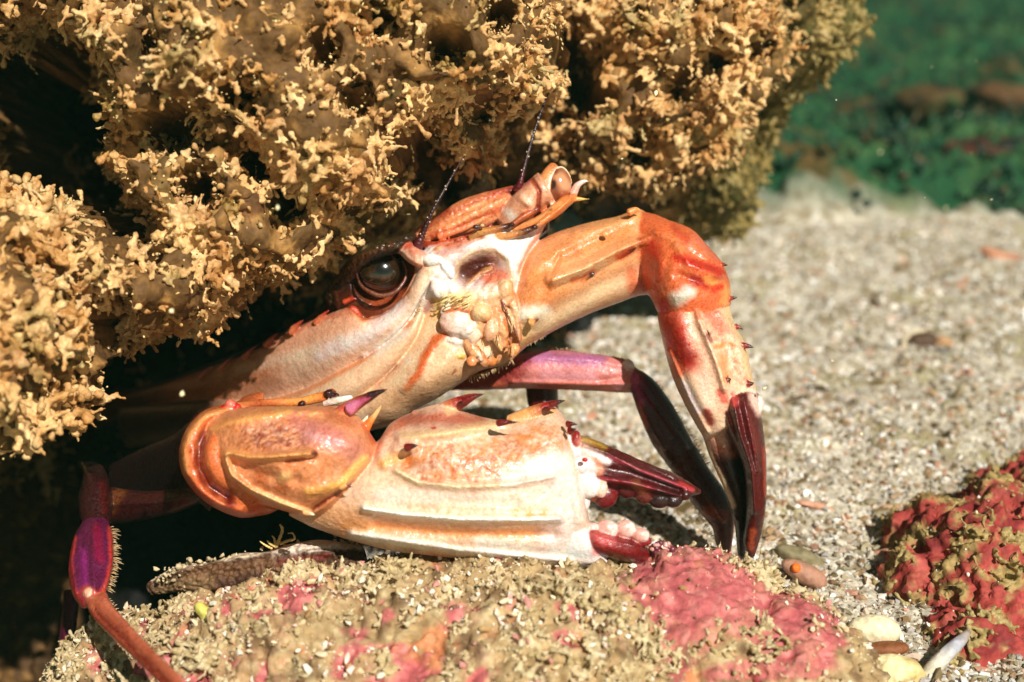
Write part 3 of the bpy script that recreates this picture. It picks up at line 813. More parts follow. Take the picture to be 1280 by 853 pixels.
    # mouth field and white epistome
    loft(mb, [(524, 316, 528, 396, .380, .004, .02), (545, 306, 556, 402, .378, .006, .02), (578, 300, 590, 410, .376, .007, .02), (610, 288, 622, 412, .375, .007, .02), (634, 284, 640, 400, .376, .006, .02), (658, 278, 652, 345, .378, .005, .02), (684, 272, 668, 308, .381, .004, .015)],
         (248, 236, 232), 180, 110, 6, 4,
         relief=[([(582, 344), (600, 334), (616, 332)], 22, -.0058), ([(566, 350), (571, 328), (590, 313), (618, 310), (636, 324), (642, 350)], 5, .0008), ([(535, 340), (555, 350), (570, 372)], 8, .0012), ([(540, 320), (560, 318)], 10, .0010), ([(552, 362), (566, 345)], 7, -.0010), ([(538, 300), (600, 295)], 9, -.0012),
                 ([(612, 345), (600, 360)], 3, -.0008), ([(622, 348), (610, 362)], 3, -.0008), ([(583, 356), (600, 340), (614, 336)], 4, .0018)],
         strokes=[([(588, 338), (610, 334)], 29, (136, 66, 34), .95, .1), ([(580, 340), (602, 330)], 18, (76, 28, 16), .9), ([(584, 354), (600, 342), (614, 335)], 4, (206, 160, 110), .8), ([(610, 350), (634, 344)], 12, (206, 104, 56), .8),
                  ([(568, 350), (573, 330), (590, 316), (616, 313), (634, 328), (640, 350)], 5, (240, 214, 180), .7), ([(545, 382), (580, 372)], 14, (238, 206, 128), .9), ([(600, 380), (630, 372)], 26, (226, 184, 140), .9), ([(620, 400), (640, 385)], 20, (222, 176, 128), .8),
                  ([(535, 302), (560, 306), (600, 296)], 9, (206, 112, 60), .8), ([(548, 318), (575, 312)], 7, (190, 100, 50), .5), ([(548, 344), (562, 350)], 10, (208, 196, 190), .5), ([(660, 290), (672, 300)], 12, (228, 214, 222), .7), ([(684, 276), (662, 310), (648, 340)], 4, (214, 140, 92), .7), ([(531, 390), (540, 376)], 8, (150, 90, 60), .6)], rough=.0004)
    # lumps of the mouthparts
    for a in [(571, 404, .3730, 21, 18, 15, (240, 206, 190), .3, (250, 240, 234)), (585, 412, .3718, 13, 9, 10, (246, 226, 214), -.7, None), (602, 391, .3705, 13, 11, 10, (240, 206, 160), .2, (228, 180, 130)),
              (614, 412, .3715, 9, 14, 9, (232, 186, 150), .2, None), (631, 362, .3720, 11, 14, 9, (232, 196, 158), .3, (222, 170, 120)), (644, 400, .3740, 12, 18, 10, (242, 214, 168), .1, None), (585, 376, .3715, 7, 12, 7, (240, 214, 168), .4, None), (606, 370, .3720, 9, 6, 6, (248, 236, 224), .5, None),
              (560, 338, .3745, 13, 6, 7, (250, 244, 244), .9, None), (548, 362, .374, 9, 14, 7, (246, 236, 232), -.5, None), (540, 325, .3745, 12, 8, 8, (250, 244, 238), .2, None), (600, 306, .3745, 20, 6, 6, (250, 240, 236), -.25, None), (575, 428, .374, 20, 7, 8, (250, 234, 222), .2, None), (594, 420, .372, 7, 11, 7, (240, 206, 180), .5, None), (612, 450, .377, 10, 8, 8, (222, 150, 90), .2, None), (629, 411, .3715, 6, 12, 6, (234, 190, 140), -.3, (206, 130, 76)), (590, 396, .3725, 6, 9, 6, (222, 170, 120), .2, None)]:
        ball(mb, a[0], a[1], a[2] - .0022, a[3], a[4], a[5], a[6], a[7], .22, 420., 20, a[8])
    r2 = random.Random(12)
    for k in range(34):
        x = 548 + 95 * r2.random(); y = 366 + 84 * r2.random()
        if (x - 570) * .9 + (y - 405) * -.3 < -25 or y > 470 - (x - 560) * .25 or y < 372 - (x - 600) * .3: continue
        c = r2.choice([(240, 206, 160), (232, 186, 140), (246, 226, 200), (222, 160, 104), (236, 196, 120), (210, 130, 80)])
        ball(mb, x, y, .3712 + .0012 * r2.random(), 5 + 5 * r2.random(), 3 + 3 * r2.random(), 8, c, r2.uniform(-1.4, .3), .3, 500., 16)
    for st_, c in [([(598, 376, 588, 382, .3705, .001, .003), (606, 396, 592, 400, .3700, .0016, .003), (606, 418, 596, 420, .3706, .001, .003)], (234, 192, 150)),
                   ([(624, 380, 612, 388, .3702, .001, .003), (634, 404, 618, 414, .3698, .0016, .003), (636, 430, 626, 434, .3706, .001, .003)], (222, 172, 128)),
                   ([(640, 356, 630, 362, .3715, .001, .003), (650, 388, 640, 394, .3706, .0014, .003), (652, 424, 646, 426, .3716, .001, .003)], (232, 198, 160)),
                   ([(588, 424, 578, 430, .3706, .001, .003), (602, 438, 588, 446, .3702, .0014, .003), (612, 452, 602, 458, .3712, .001, .003)], (226, 176, 130))]:
        loft(mb, st_, c, 60, 40, 4, 4, strokes=[([(a[0], a[1]) for a in st_], 4, (196, 120, 76), .7), ([(st_[-1][0], st_[-1][1])], 10, (206, 130, 84), .6)], rough=.0006)
    for x, y, a, b, c, g in [(612, 412, 8, 11, (234, 190, 172), .2), (622, 428, 4, 13, (244, 206, 150), -.4), (600, 444, 5, 9, (244, 222, 196), -.3), (590, 452, 7, 6, (222, 150, 96), 0), (628, 398, 6, 9, (226, 176, 140), .3), (634, 374, 8, 9, (238, 206, 172), 0), (616, 372, 9, 6, (232, 190, 150), .3), (642, 438, 7, 9, (232, 180, 124), .2), (592, 372, 8, 6, (246, 222, 180), .4)]:
        ball(mb, x, y, .3700, a, b, 6, c, g, .35, 600., 16, (214, 150, 106))
    tube(mb, [(624, 368, .3695, 1.6), (634, 392, .3685, 1.8), (646, 420, .3690, 1.6), (650, 436, .3705, 1.2)], [(150, 96, 70), (130, 80, 56)], 30, 10)
    tube(mb, [(552, 412, .374, 3), (556, 396, .371, 3.5), (570, 386, .369, 3.5), (586, 388, .369, 3)], [(206, 120, 70), (226, 150, 110)], 20, 10)
    rng = random.Random(4); br = MB(); br2 = MB(); fringes = []
    def fringe(pts, d0, d1, n, L, dx, dy, col=((176, 140, 96), (206, 176, 130))):
        R_ = catmull([(a, b, 0, 1) for a, b in pts], n); br = MB(); fringes.append(br)
        for i in range(n):
            x = R_[i, 0] + rng.uniform(-1, 1); y = R_[i, 1] + rng.uniform(-1, 1); d = d0 + (d1 - d0) * i / n; l = L * rng.uniform(.5, 1.1)
            ux, uy = dx + rng.uniform(-.4, .4), dy + rng.uniform(-.4, .4)
            tube(br, [(x, y, d, .7), (x + ux * l * .5, y + uy * l * .5, d - .0002, .5), (x + ux * l, y + uy * l + 1, d, .2)], list(col), 6, 5)
    fringe([(139, 660), (142, 690), (140, 715), (134, 738)], .371, .356, 60, 9, .9, .1)
    fringe([(134, 750), (165, 785), (200, 818)], .352, .312, 40, 6, .6, -.4)
    fringe([(820, 478), (852, 526), (884, 582)], .395, .392, 60, 6, .7, -.5)
    fringe([(660, 437), (700, 437), (745, 442), (785, 450)], .4005, .3975, 44, 4, .1, -.9)
    fringe([(866, 632), (880, 650), (892, 668)], .3915, .391, 20, 5, -.8, .3)
    fringe([(640, 450), (617, 461), (585, 472)], .3775, .380, 50, 6, .3, .9)
    fringe([(527, 374), (520, 392), (512, 408)], .3745, .376, 30, 5, .9, .3)
    fringe([(655, 430), (668, 423), (680, 418)], .378, .379, 24, 5, .3, .9)
    for k in range(26):                     # yellow bristles over the mouth
        x = 545 + 34 * rng.random(); y = 372 + 18 * rng.random()
        tube(br, [(x, y, .370, .9), (x + 6, y - 4, .3675, .8), (x + 13, y - 6 - 3 * rng.random(), .367, .3)], [(240, 214, 140), (250, 226, 160)], 7, 5)
    for k in range(5):
        x = 600 + 40 * rng.random(); y = 395 + 40 * rng.random()
        tube(br2, [(x, y, .3685, .8), (x + 2, y + 6, .367, .7), (x + 1, y + 13 + 4 * rng.random(), .3675, .3)], [(226, 180, 120), (236, 200, 150)], 7, 5)
    # front edge of the carapace (orange, streaked): overlapping blades running to the far eye
    loft(mb, [(520, 292, 526, 302, .3815, .002, .02), (545, 272, 552, 300, .3805, .003, .03), (571, 253, 582, 293, .380, .003, .035), (597, 243, 608, 284, .380, .003, .035), (620, 237, 628, 271, .380, .003, .035), (646, 231, 642, 254, .3815, .002, .03), (664, 228, 658, 242, .383, .001, .02)],
         (212, 146, 104), 130, 80, 6, 6,
         relief=[([(545, 292), (600, 264), (640, 242)], 6, .0006), ([(556, 278), (600, 256), (640, 240)], 5, -.0005), ([(583, 286), (615, 268)], 4, -.0006), ([(560, 262), (600, 246)], 5, .0005)],
         strokes=[([(540, 295), (590, 278), (630, 258)], 6, (196, 92, 52), .7), ([(550, 270), (600, 248), (640, 238)], 6, (196, 116, 86), .7), ([(560, 284), (600, 264), (630, 252)], 4, (236, 176, 128), .75), ([(560, 292), (600, 279)], 4, (232, 160, 110), .7), ([(616, 240), (648, 234)], 8, (176, 90, 70), .7), ([(638, 238), (646, 244), (630, 262)], 6, (110, 30, 26), .8), ([(585, 262), (606, 254)], 4, (240, 190, 140), .6), ([(535, 285), (560, 264)], 9, (150, 70, 40), .7)], rough=.0006)
    spine(mb, [(548, 296), (580, 286), (604, 274), (618, 268)], .3780, .3775, 5, (216, 130, 86), (228, 164, 116))
    spine(mb, [(560, 284), (590, 270), (618, 254), (634, 246)], .3783, .3778, 4, (222, 156, 112), (206, 120, 84))
    tube(mb, [(530, 306, .380, 4), (552, 306, .3780, 5), (578, 300, .377, 5), (604, 290, .377, 3)], [(150, 64, 36), (196, 100, 60), (150, 60, 36), (110, 44, 30)], 26, 14)
    for x, y, r, c in [(575, 300, 7, (190, 110, 80)), (586, 305, 6, (214, 150, 110)), (562, 310, 7, (206, 120, 80)), (548, 312, 6, (222, 170, 130)), (612, 284, 5, (150, 70, 44)), (596, 312, 5, (240, 220, 200))]:
        ball(mb, x, y, .3755, r, r * .7, 6, c, -.3, .3, 500)
    # far eye: stalk, ring, orbit
    loft(mb, [(622, 272, 642, 292, .3800, .004, .01), (632, 256, 657, 280, .3785, .005, .012), (645, 240, 670, 268, .3780, .006, .012), (660, 226, 682, 258, .3780, .006, .012), (672, 216, 694, 254, .3785, .006, .012)],
         (222, 170, 138), 60, 50, 4, 3, relief=[([(664, 222), (674, 240), (672, 262)], 3, -.0010), ([(650, 248), (662, 258)], 4, .0006)],
         strokes=[([(662, 222), (675, 238), (673, 262)], 4.5, (150, 66, 40), .9), ([(646, 236), (660, 226)], 6, (196, 110, 110), .7), ([(634, 264), (642, 272)], 8, (250, 240, 226), .8), ([(655, 244), (665, 254)], 5, (240, 206, 180), .7)])
    tube(mb, [(676, 262, .378, 7), (680, 240, .3755, 8.5), (683, 222, .376, 8), (692, 208, .379, 6)], [(206, 124, 80), (222, 150, 100), (226, 160, 108), (200, 130, 80)], 24, 16)
    tube(mb, [(689, 258, .376, 1.8), (686, 238, .3735, 2.0), (689, 220, .3745, 2.0), (700, 209, .378, 1.6), (710, 216, .378, 1.3), (715, 230, .377, 1.0)], [(246, 220, 190), (250, 230, 204), (236, 190, 150)], 26, 10)
    loft(mb, [(640, 284, 645, 293, .3755, .002, .005), (668, 272, 674, 284, .3745, .002, .005), (688, 258, 698, 270, .3745, .003, .006), (703, 246, 714, 256, .3755, .003, .006), (716, 243, 720, 250, .377, .002, .004)],
         (218, 142, 84), 50, 30, 4, 3, relief=[([(645, 290), (672, 280), (694, 266), (712, 250)], 3, .0008)], strokes=[([(640, 286), (672, 274), (700, 254)], 4, (236, 182, 124), .7), ([(650, 292), (690, 274)], 3, (176, 84, 46), .6)])
    spine(mb, [(712, 249), (724, 249), (738, 249)], .376, .376, 4.2, (226, 170, 96), (236, 196, 110))
    spine(mb, [(716, 243), (722, 232), (730, 227), (737, 227)], .378, .377, 5.5, (232, 186, 168), (244, 226, 222))
    # small jointed feelers between the eyes
    tube(mb, [(588, 298, .374, 4), (600, 291, .3725, 4.6), (620, 287, .372, 4.8), (636, 282, .372, 3.6), (640, 281, .372, 3.6), (656, 270, .3725, 4.4), (673, 261, .374, 3.6)], [(196, 150, 98), (206, 156, 98), (190, 132, 76), (60, 26, 16), (176, 96, 48), (190, 110, 58), (110, 50, 28)], 50, 12)
    tube(mb, [(604, 299, .3735, 3.6), (630, 296, .3715, 4.6), (655, 290, .371, 4.6), (666, 285, .371, 3.6), (672, 282, .371, 3.6), (690, 268, .372, 4.2), (706, 255, .374, 3.4)], [(206, 140, 86), (216, 166, 108), (206, 150, 96), (70, 30, 18), (206, 140, 84), (222, 140, 70), (206, 120, 60)], 50, 12)
    for x, y, r in [(640, 281, 3.8), (668, 284, 3.8), (595, 284, 4.2), (602, 282, 3.4)]:
        ball(mb, x, y, .3705 if y < 285 else .3700, r, r * .8, r, (74, 30, 18), .3, .1)
    ball(mb, 603, 282, .3700, 3, 2.4, 3, (226, 196, 150), 0, .2)
    # lobe and rim round the near eye
    loft(mb, [(494, 306, 500, 318, .3800, .003, .008), (508, 302, 508, 326, .3775, .005, .008), (522, 308, 520, 334, .3765, .006, .008), (534, 318, 526, 336, .377, .004, .008)],
         (232, 176, 152), 50, 40, 4, 4, relief=[([(500, 314), (515, 328), (530, 332)], 4, .0010)], strokes=[([(498, 304), (512, 306)], 7, (196, 84, 52), .8), ([(505, 318), (526, 328)], 6, (246, 206, 180), .7), ([(512, 314), (520, 316)], 4, (200, 110, 84), .6)])
    tube(mb, [(446, 342, .381, 1.6), (450, 355, .3795, 2.2), (462, 365, .3785, 2.8), (478, 370, .3780, 3.0), (494, 365, .378, 2.8), (505, 352, .3785, 2.2), (508, 340, .3795, 1.6), (503, 326, .381, 1.2)], [(70, 40, 26), (112, 70, 48), (130, 86, 62), (112, 70, 50), (140, 98, 78), (130, 96, 78)], 46, 12)
    tube(mb, [(505, 374, .3785, 4), (514, 362, .3775, 5), (520, 348, .3775, 4.5), (522, 336, .3785, 3)], [(222, 150, 110), (236, 176, 140), (206, 136, 100)], 20, 12)
    # ---------------- far claw arm: merus
    loft(mb, [(645, 335, 636, 455, .382, .010, .016), (660, 312, 655, 436, .381, .012, .016), (678, 299, 675, 424, .381, .013, .016), (703, 288, 700, 410, .382, .0135, .016), (738, 278, 738, 392, .384, .0135, .016), (774, 270, 775, 378, .386, .013, .015), (796, 261, 798, 370, .387, .012, .014), (812, 268, 820, 368, .388, .011, .013)],
         (226, 168, 120), 170, 110, 8, 8,
         relief=[([(690, 350), (730, 336), (775, 312), (822, 293)], 11, .0036, 's'), ([(668, 345), (700, 322), (760, 296)], 9, -.0010), ([(720, 290), (760, 282), (796, 270)], 7, .0012), ([(660, 410), (700, 386), (760, 352), (800, 338)], 14, -.0012), ([(668, 340), (720, 300), (790, 268)], 10, .0008), ([(655, 398), (672, 396)], 14, .0016), ([(700, 318), (690, 340), (680, 380)], 3, -.0006)],
         strokes=[([(660, 345), (690, 355), (668, 380)], 28, (232, 150, 90), .6), ([(650, 392), (682, 392)], 16, (250, 240, 224), .95), ([(654, 412), (690, 402), (740, 372), (800, 342)], 20, (246, 216, 178), .8), ([(700, 350), (750, 330)], 14, (240, 196, 150), .6),
                  ([(812, 300), (812, 330), (806, 368)], 17, (186, 44, 26), .9), ([(790, 340), (795, 368)], 12, (214, 100, 56), .7), ([(740, 275), (800, 266)], 14, (240, 180, 120), .6), ([(690, 322), (740, 300), (780, 290)], 16, (214, 144, 84), .6), ([(652, 428), (656, 412)], 12, (240, 200, 140), .7),
                  ([(715, 350), (728, 348), (742, 340)], 5, (196, 90, 50), .7), ([(772, 322), (790, 312)], 6, (196, 84, 44), .8)])
    spine(mb, [(800, 303), (815, 297), (828, 293), (840, 290)], .3735, .3715, 5.5, (196, 110, 60), (96, 30, 20))
    spine(mb, [(774, 320), (786, 315), (797, 310)], .3735, .3725, 3.8, (176, 70, 40), (84, 20, 16))
    spine(mb, [(722, 352), (735, 346), (748, 341)], .3715, .3700, 4.4, (216, 140, 90), (60, 20, 16))
    spine(mb, [(664, 404), (668, 401), (676, 398)], .3685, .3670, 5.5, (240, 190, 130), (110, 24, 20))
    ball(mb, 757, 293, .3725, 5, 4, 3, (240, 184, 130))
    spine(mb, [(786, 266), (796, 262), (802, 266)], .3765, .377, 5, (232, 160, 100), (236, 170, 110))
    # carpus
    loft(mb, [(798, 264, 806, 366, .386, .011, .014), (818, 268, 810, 369, .384, .013, .014), (838, 276, 813, 372, .3815, .0145, .014), (865, 287, 816, 377, .379, .0155, .014), (885, 308, 819, 384, .3775, .0155, .014), (902, 328, 823, 392, .3765, .0150, .014), (912, 353, 828, 400, .376, .0140, .013), (914, 380, 832, 408, .376, .012, .012)],
         (222, 124, 80), 130, 110, 6, 6,
         relief=[([(820, 290), (842, 300), (862, 330), (900, 345)], 7, .0014), ([(850, 345), (880, 356), (905, 352)], 8, -.0016), ([(825, 330), (815, 360)], 8, .0012), ([(850, 290), (885, 320)], 10, .0010), ([(860, 314), (895, 336)], 5, -.0010), ([(846, 372), (860, 366)], 10, .0012)],
         strokes=[([(845, 322), (880, 332), (900, 342)], 9, (192, 50, 36), .85), ([(866, 350), (884, 356)], 10, (160, 30, 22), .9), ([(815, 310), (818, 350)], 16, (200, 60, 36), .8), ([(850, 300), (880, 318)], 12, (206, 160, 130), .6, .5, 500), ([(846, 374), (860, 366)], 14, (250, 236, 222), .95), ([(885, 350), (912, 366), (905, 378)], 9, (236, 170, 104), .9), ([(893, 362), (900, 358)], 7, (206, 44, 30), .8),
                  ([(830, 380), (826, 398)], 13, (206, 60, 34), .85), ([(870, 295), (895, 325)], 8, (224, 130, 104), .6), ([(842, 284), (858, 300)], 8, (190, 60, 40), .5), ([(835, 295), (850, 312)], 10, (232, 150, 100), .6)], rough=.0003)
    for pts, d0, w in [([(822, 334), (828, 334), (832, 332)], .3685, 5.5), ([(899, 330), (905, 331), (911, 332)], .372, 3.5), ([(906, 374), (915, 373), (924, 371)], .372, 4.5)]:
        spine(mb, pts, d0, d0 - .0015, w, (200, 100, 60), (40, 12, 12))
    # palm of the far claw
    loft(mb, [(912, 376, 822, 384, .3765, .010, .012), (914, 392, 823, 402, .3755, .0125, .012), (922, 412, 830, 434, .375, .013, .012), (934, 436, 840, 470, .3745, .013, .012), (938, 460, 854, 502, .374, .0125, .012), (944, 482, 868, 528, .3735, .0115, .011), (950, 504, 880, 548, .373, .0100, .010)],
         (240, 206, 178), 150, 110, 6, 8,
         relief=[([(868, 375), (874, 400), (884, 424), (896, 452), (906, 486)], 6, .0020), ([(848, 395), (850, 440)], 18, .0016), ([(900, 390), (925, 430), (938, 470)], 7, .0016), ([(890, 410), (905, 432), (914, 470)], 8, -.0010), ([(858, 470), (880, 512)], 14, .0014), ([(836, 440), (862, 500), (884, 540)], 4, .0016)],
         strokes=[([(838, 392), (848, 425), (860, 452)], 24, (192, 40, 22), .95), ([(834, 400), (842, 440)], 12, (222, 84, 40), .8), ([(852, 430), (862, 446)], 12, (120, 12, 10), .7), ([(885, 384), (900, 412)], 15, (214, 120, 96), .85), ([(868, 376), (872, 396)], 6, (206, 130, 90), .8), ([(845, 455), (850, 466)], 9, (236, 110, 60), .6),
                  ([(894, 435), (905, 431), (917, 433)], 4, (214, 150, 70), .75, .7), ([(902, 446), (909, 474)], 10, (222, 160, 104), .8, .6), ([(914, 446), (921, 462), (918, 472)], 5, (190, 112, 72), .6, .9, 900), ([(880, 390), (920, 440), (932, 474)], 22, (200, 110, 76), .55, .5, 800), ([(850, 400), (880, 450), (900, 500)], 20, (206, 120, 90), .35, .5, 1000), ([(880, 470), (885, 510)], 14, (240, 204, 186), .6), ([(884, 516), (888, 528)], 7, (150, 20, 18), .85), ([(855, 480), (872, 514)], 6, (236, 226, 232), .7),
                  ([(908, 388), (930, 430), (940, 475)], 7, (246, 210, 158), .7), ([(900, 490), (906, 500)], 7, (206, 60, 50), .7), ([(884, 420), (888, 426)], 5, (110, 30, 24), .7)])
    for pts, d0, w in [([(880, 420), (884, 418), (887, 417)], .3625, 5), ([(928, 432), (936, 433), (944, 435)], .368, 4.5), ([(907, 476), (911, 475), (915, 474)], .3625, 4.5), ([(934, 480), (939, 480), (943, 478)], .3665, 4.5), ([(898, 493), (902, 493), (904, 491)], .3625, 4), ([(919, 408), (925, 410), (931, 414)], .371, 3.5)]:
        spine(mb, pts, d0, d0 - .001, w, (150, 60, 40), (50, 12, 12))
    # fixed finger of the far claw
    loft(mb, [(868, 524, 938, 512, .375, .006, .008), (878, 545, 934, 540, .3755, .007, .008), (886, 568, 932, 566, .376, .007, .008), (900, 600, 936, 596, .3765, .0065, .007), (912, 628, 938, 624, .377, .006, .006), (918, 655, 936, 655, .378, .005, .005), (922, 690, 932, 694, .379, .002, .002)],
         (60, 10, 10), 100, 50, 4, 8, relief=[([(876, 545), (902, 602), (918, 650)], 4, .0014)],
         strokes=[([(880, 528), (905, 552)], 26, (238, 190, 166), .98, .2), ([(878, 548), (890, 578), (904, 604), (916, 632)], 5.5, (232, 210, 170), .95, .1), ([(900, 560), (915, 566)], 9, (214, 130, 100), .6), ([(912, 545), (918, 560)], 9, (90, 12, 14), .9), ([(925, 600), (930, 640)], 8, (96, 26, 12), .5)])
    # moving finger of the far claw
    loft(mb, [(903, 496, 949, 494, .3685, .006, .006), (902, 512, 951, 514, .368, .0075, .007), (907, 534, 954, 536, .3678, .0075, .007), (919, 558, 957, 562, .3678, .007, .007), (929, 584, 958, 590, .3682, .0065, .006), (933, 618, 958, 622, .369, .006, .006), (932, 650, 955, 650, .3705, .005, .005), (929, 676, 950, 674, .372, .003, .003), (934, 693, 944, 694, .373, .001, .001)],
         (92, 16, 18), 140, 70, 6, 4, relief=[([(916, 500), (924, 540), (940, 590), (943, 640)], 5, .0018), ([(930, 500), (940, 545), (948, 590)], 4, .0012), ([(906, 515), (922, 560), (934, 600)], 5, .0012), ([(923, 505), (933, 550)], 3, -.0008)],
         strokes=[([(911, 490), (916, 502)], 11, (214, 96, 90), .85), ([(940, 496), (950, 516)], 9, (240, 210, 196), .95), ([(930, 510), (946, 560)], 9, (122, 26, 34), .6), ([(942, 664), (938, 684)], 6, (176, 92, 56), .7, .6), ([(930, 620), (932, 680)], 4, (50, 8, 8), .6), ([(946, 640), (950, 670)], 4, (60, 10, 10), .7), ([(955, 560), (957, 620)], 3, (176, 70, 40), .6)])
    ball(mb, 911, 494, .3640, 9, 10, 9, (204, 70, 66), 0, .08, rgb2=(226, 130, 120))
    ball(mb, 947, 508, .3670, 8, 13, 8, (244, 226, 216), .2, .2); ball(mb, 938, 492, .3670, 7, 7, 7, (244, 216, 196), 0, .2)
    ball(mb, 896, 510, .3660, 6, 5, 5, (220, 70, 80), 0.3, .1); ball(mb, 925, 488, .3655, 8, 5, 6, (246, 220, 190), -.5, .2)
    # ---------------- walking leg under the face
    loft(mb, [(572, 474, 560, 488, .404, .003, .004), (600, 462, 596, 488, .403, .004, .005), (628, 450, 622, 487, .402, .005, .005), (661, 440, 655, 486, .401, .006, .006), (700, 438, 696, 487, .400, .006, .006), (745, 443, 741, 489, .399, .006, .006), (780, 449, 773, 491, .398, .005, .006), (797, 461, 790, 491, .397, .004, .005)],
         (214, 146, 142), 110, 60, 4, 5, relief=[([(640, 478), (740, 481), (790, 480)], 4, .0010), ([(660, 446), (745, 450), (785, 458)], 5, .0008), ([(752, 476), (790, 470)], 4, -.0006)],
         strokes=[([(570, 480), (640, 466)], 26, (140, 50, 40), .85), ([(660, 446), (750, 450)], 13, (172, 118, 170), .75), ([(620, 484), (700, 484), (760, 486)], 9, (226, 128, 96), .8), ([(750, 478), (785, 470)], 9, (214, 140, 130), .6), ([(600, 470), (660, 452)], 10, (140, 30, 40), .6), ([(680, 468), (740, 470)], 11, (220, 166, 176), .6)])
    ball(mb, 786, 456, .3935, 8, 6, 6, (246, 234, 232), .5, .1)
    loft(mb, [(797, 462, 787, 484, .396, .004, .005), (806, 466, 791, 496, .3955, .005, .005), (820, 478, 798, 516, .395, .0055, .005), (838, 502, 807, 538, .3945, .0055, .005), (852, 526, 817, 558, .394, .0055, .005), (866, 552, 830, 576, .3935, .0055, .005), (880, 574, 842, 592, .393, .005, .005)],
         (84, 22, 30), 100, 60, 5, 5, relief=[([(800, 480), (830, 520), (858, 560)], 4, .0010), ([(800, 505), (830, 560)], 4, .0008)],
         strokes=[([(792, 470), (800, 500)], 10, (186, 100, 150), .8), ([(797, 508), (806, 532)], 7, (206, 96, 50), .8), ([(812, 470), (850, 522)], 4, (70, 30, 24), .8), ([(800, 478), (815, 510)], 8, (122, 44, 92), .6), ([(815, 545), (830, 570)], 5, (150, 44, 60), .6)])
    loft(mb, [(872, 560, 836, 584, .3925, .005, .005), (884, 582, 850, 604, .392, .005, .005), (900, 604, 864, 628, .3915, .005, .005), (911, 622, 877, 644, .391, .0045, .005), (918, 644, 890, 660, .391, .004, .004), (917, 668, 894, 676, .391, .003, .004), (913, 694, 900, 694, .391, .001, .002)],
         (88, 22, 20), 90, 50, 4, 4, relief=[([(856, 580), (885, 620), (905, 650)], 4, .0008)], strokes=[([(884, 640), (905, 645)], 11, (170, 84, 50), .7), ([(896, 660), (900, 690)], 7, (110, 50, 26), .7), ([(850, 590), (870, 620)], 5, (130, 40, 44), .6)])
    # second leg behind it
    loft(mb, [(657, 486, 698, 484, .412, .005, .006), (660, 505, 698, 506, .411, .005, .006), (668, 530, 702, 534, .410, .005, .006), (680, 570, 710, 575, .408, .004, .005)],
         (84, 24, 22), 50, 40, 4, 5, relief=[([(678, 486), (690, 560)], 4, .0008)], strokes=[([(664, 490), (668, 520)], 5, (120, 44, 34), .7)])
    # ---------------- near claw: rounded end of the arm
    loft(mb, [(300, 500, 330, 492, .372, .005, .006), (290, 504, 330, 530, .356, .008, .012), (256, 513, 322, 545, .350, .010, .016), (234, 535, 318, 556, .347, .012, .018), (224, 562, 316, 570, .346, .013, .019), (227, 590, 316, 588, .346, .013, .018), (243, 615, 320, 604, .347, .012, .017), (268, 635, 330, 618, .348, .011, .016), (300, 647, 340, 628, .350, .009, .013), (330, 644, 350, 634, .352, .006, .010)],
         (216, 128, 80), 150, 90, 4, 4,
         relief=[([(290, 509), (256, 518), (237, 538), (228, 563), (231, 590), (246, 612), (270, 630), (300, 641)], 8, .0026), ([(290, 520), (262, 532), (250, 556), (250, 585), (262, 607), (284, 622)], 8, -.0040)],
         strokes=[([(288, 512), (256, 520), (238, 540), (229, 563), (232, 590)], 7, (238, 176, 116), .7), ([(274, 524), (254, 545), (247, 570), (252, 598), (270, 616)], 9, (120, 44, 30), .85), ([(240, 610), (270, 636), (305, 646)], 9, (206, 84, 50), .8), ([(284, 618), (288, 628)], 11, (110, 16, 20), .9), ([(318, 642)], 15, (222, 92, 52), .8)])
    # arm of the near claw going back to the body
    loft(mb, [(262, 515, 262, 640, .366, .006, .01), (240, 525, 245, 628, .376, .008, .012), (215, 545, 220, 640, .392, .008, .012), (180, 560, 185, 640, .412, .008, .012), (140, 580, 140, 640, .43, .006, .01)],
         (44, 14, 10), 60, 50, 4, 6)  # base colour darkened to paint in the dimness behind the claw
    # strip with dark-tipped spines above the wrist
    tube(mb, [(296, 508, .352, 5), (330, 504, .350, 5), (370, 503, .349, 5.5), (400, 497, .348, 6.5), (418, 491, .348, 6)], [(222, 150, 96), (190, 110, 66), (236, 160, 96), (240, 170, 96), (206, 110, 60)], 44, 16)
    tube(mb, [(405, 505, .346, 4), (425, 500, .345, 4.5), (440, 497, .345, 3)], [(248, 232, 220), (250, 240, 226)], 16, 10)
    for x, y, r in [(377, 505, 5), (411, 492, 6.5), (420, 495, 4.5)]:
        ball(mb, x, y, .3465, r, r * .8, r, (70, 16, 18), -.3, .05)
    for x, y, r, c in [(280, 510, 5, (200, 24, 18)), (288, 506, 7, (226, 130, 110)), (297, 510, 6, (206, 60, 44)), (290, 514, 6, (236, 180, 150))]:
        ball(mb, x, y, .3455, r, r * .9, r, c, .3, .2)
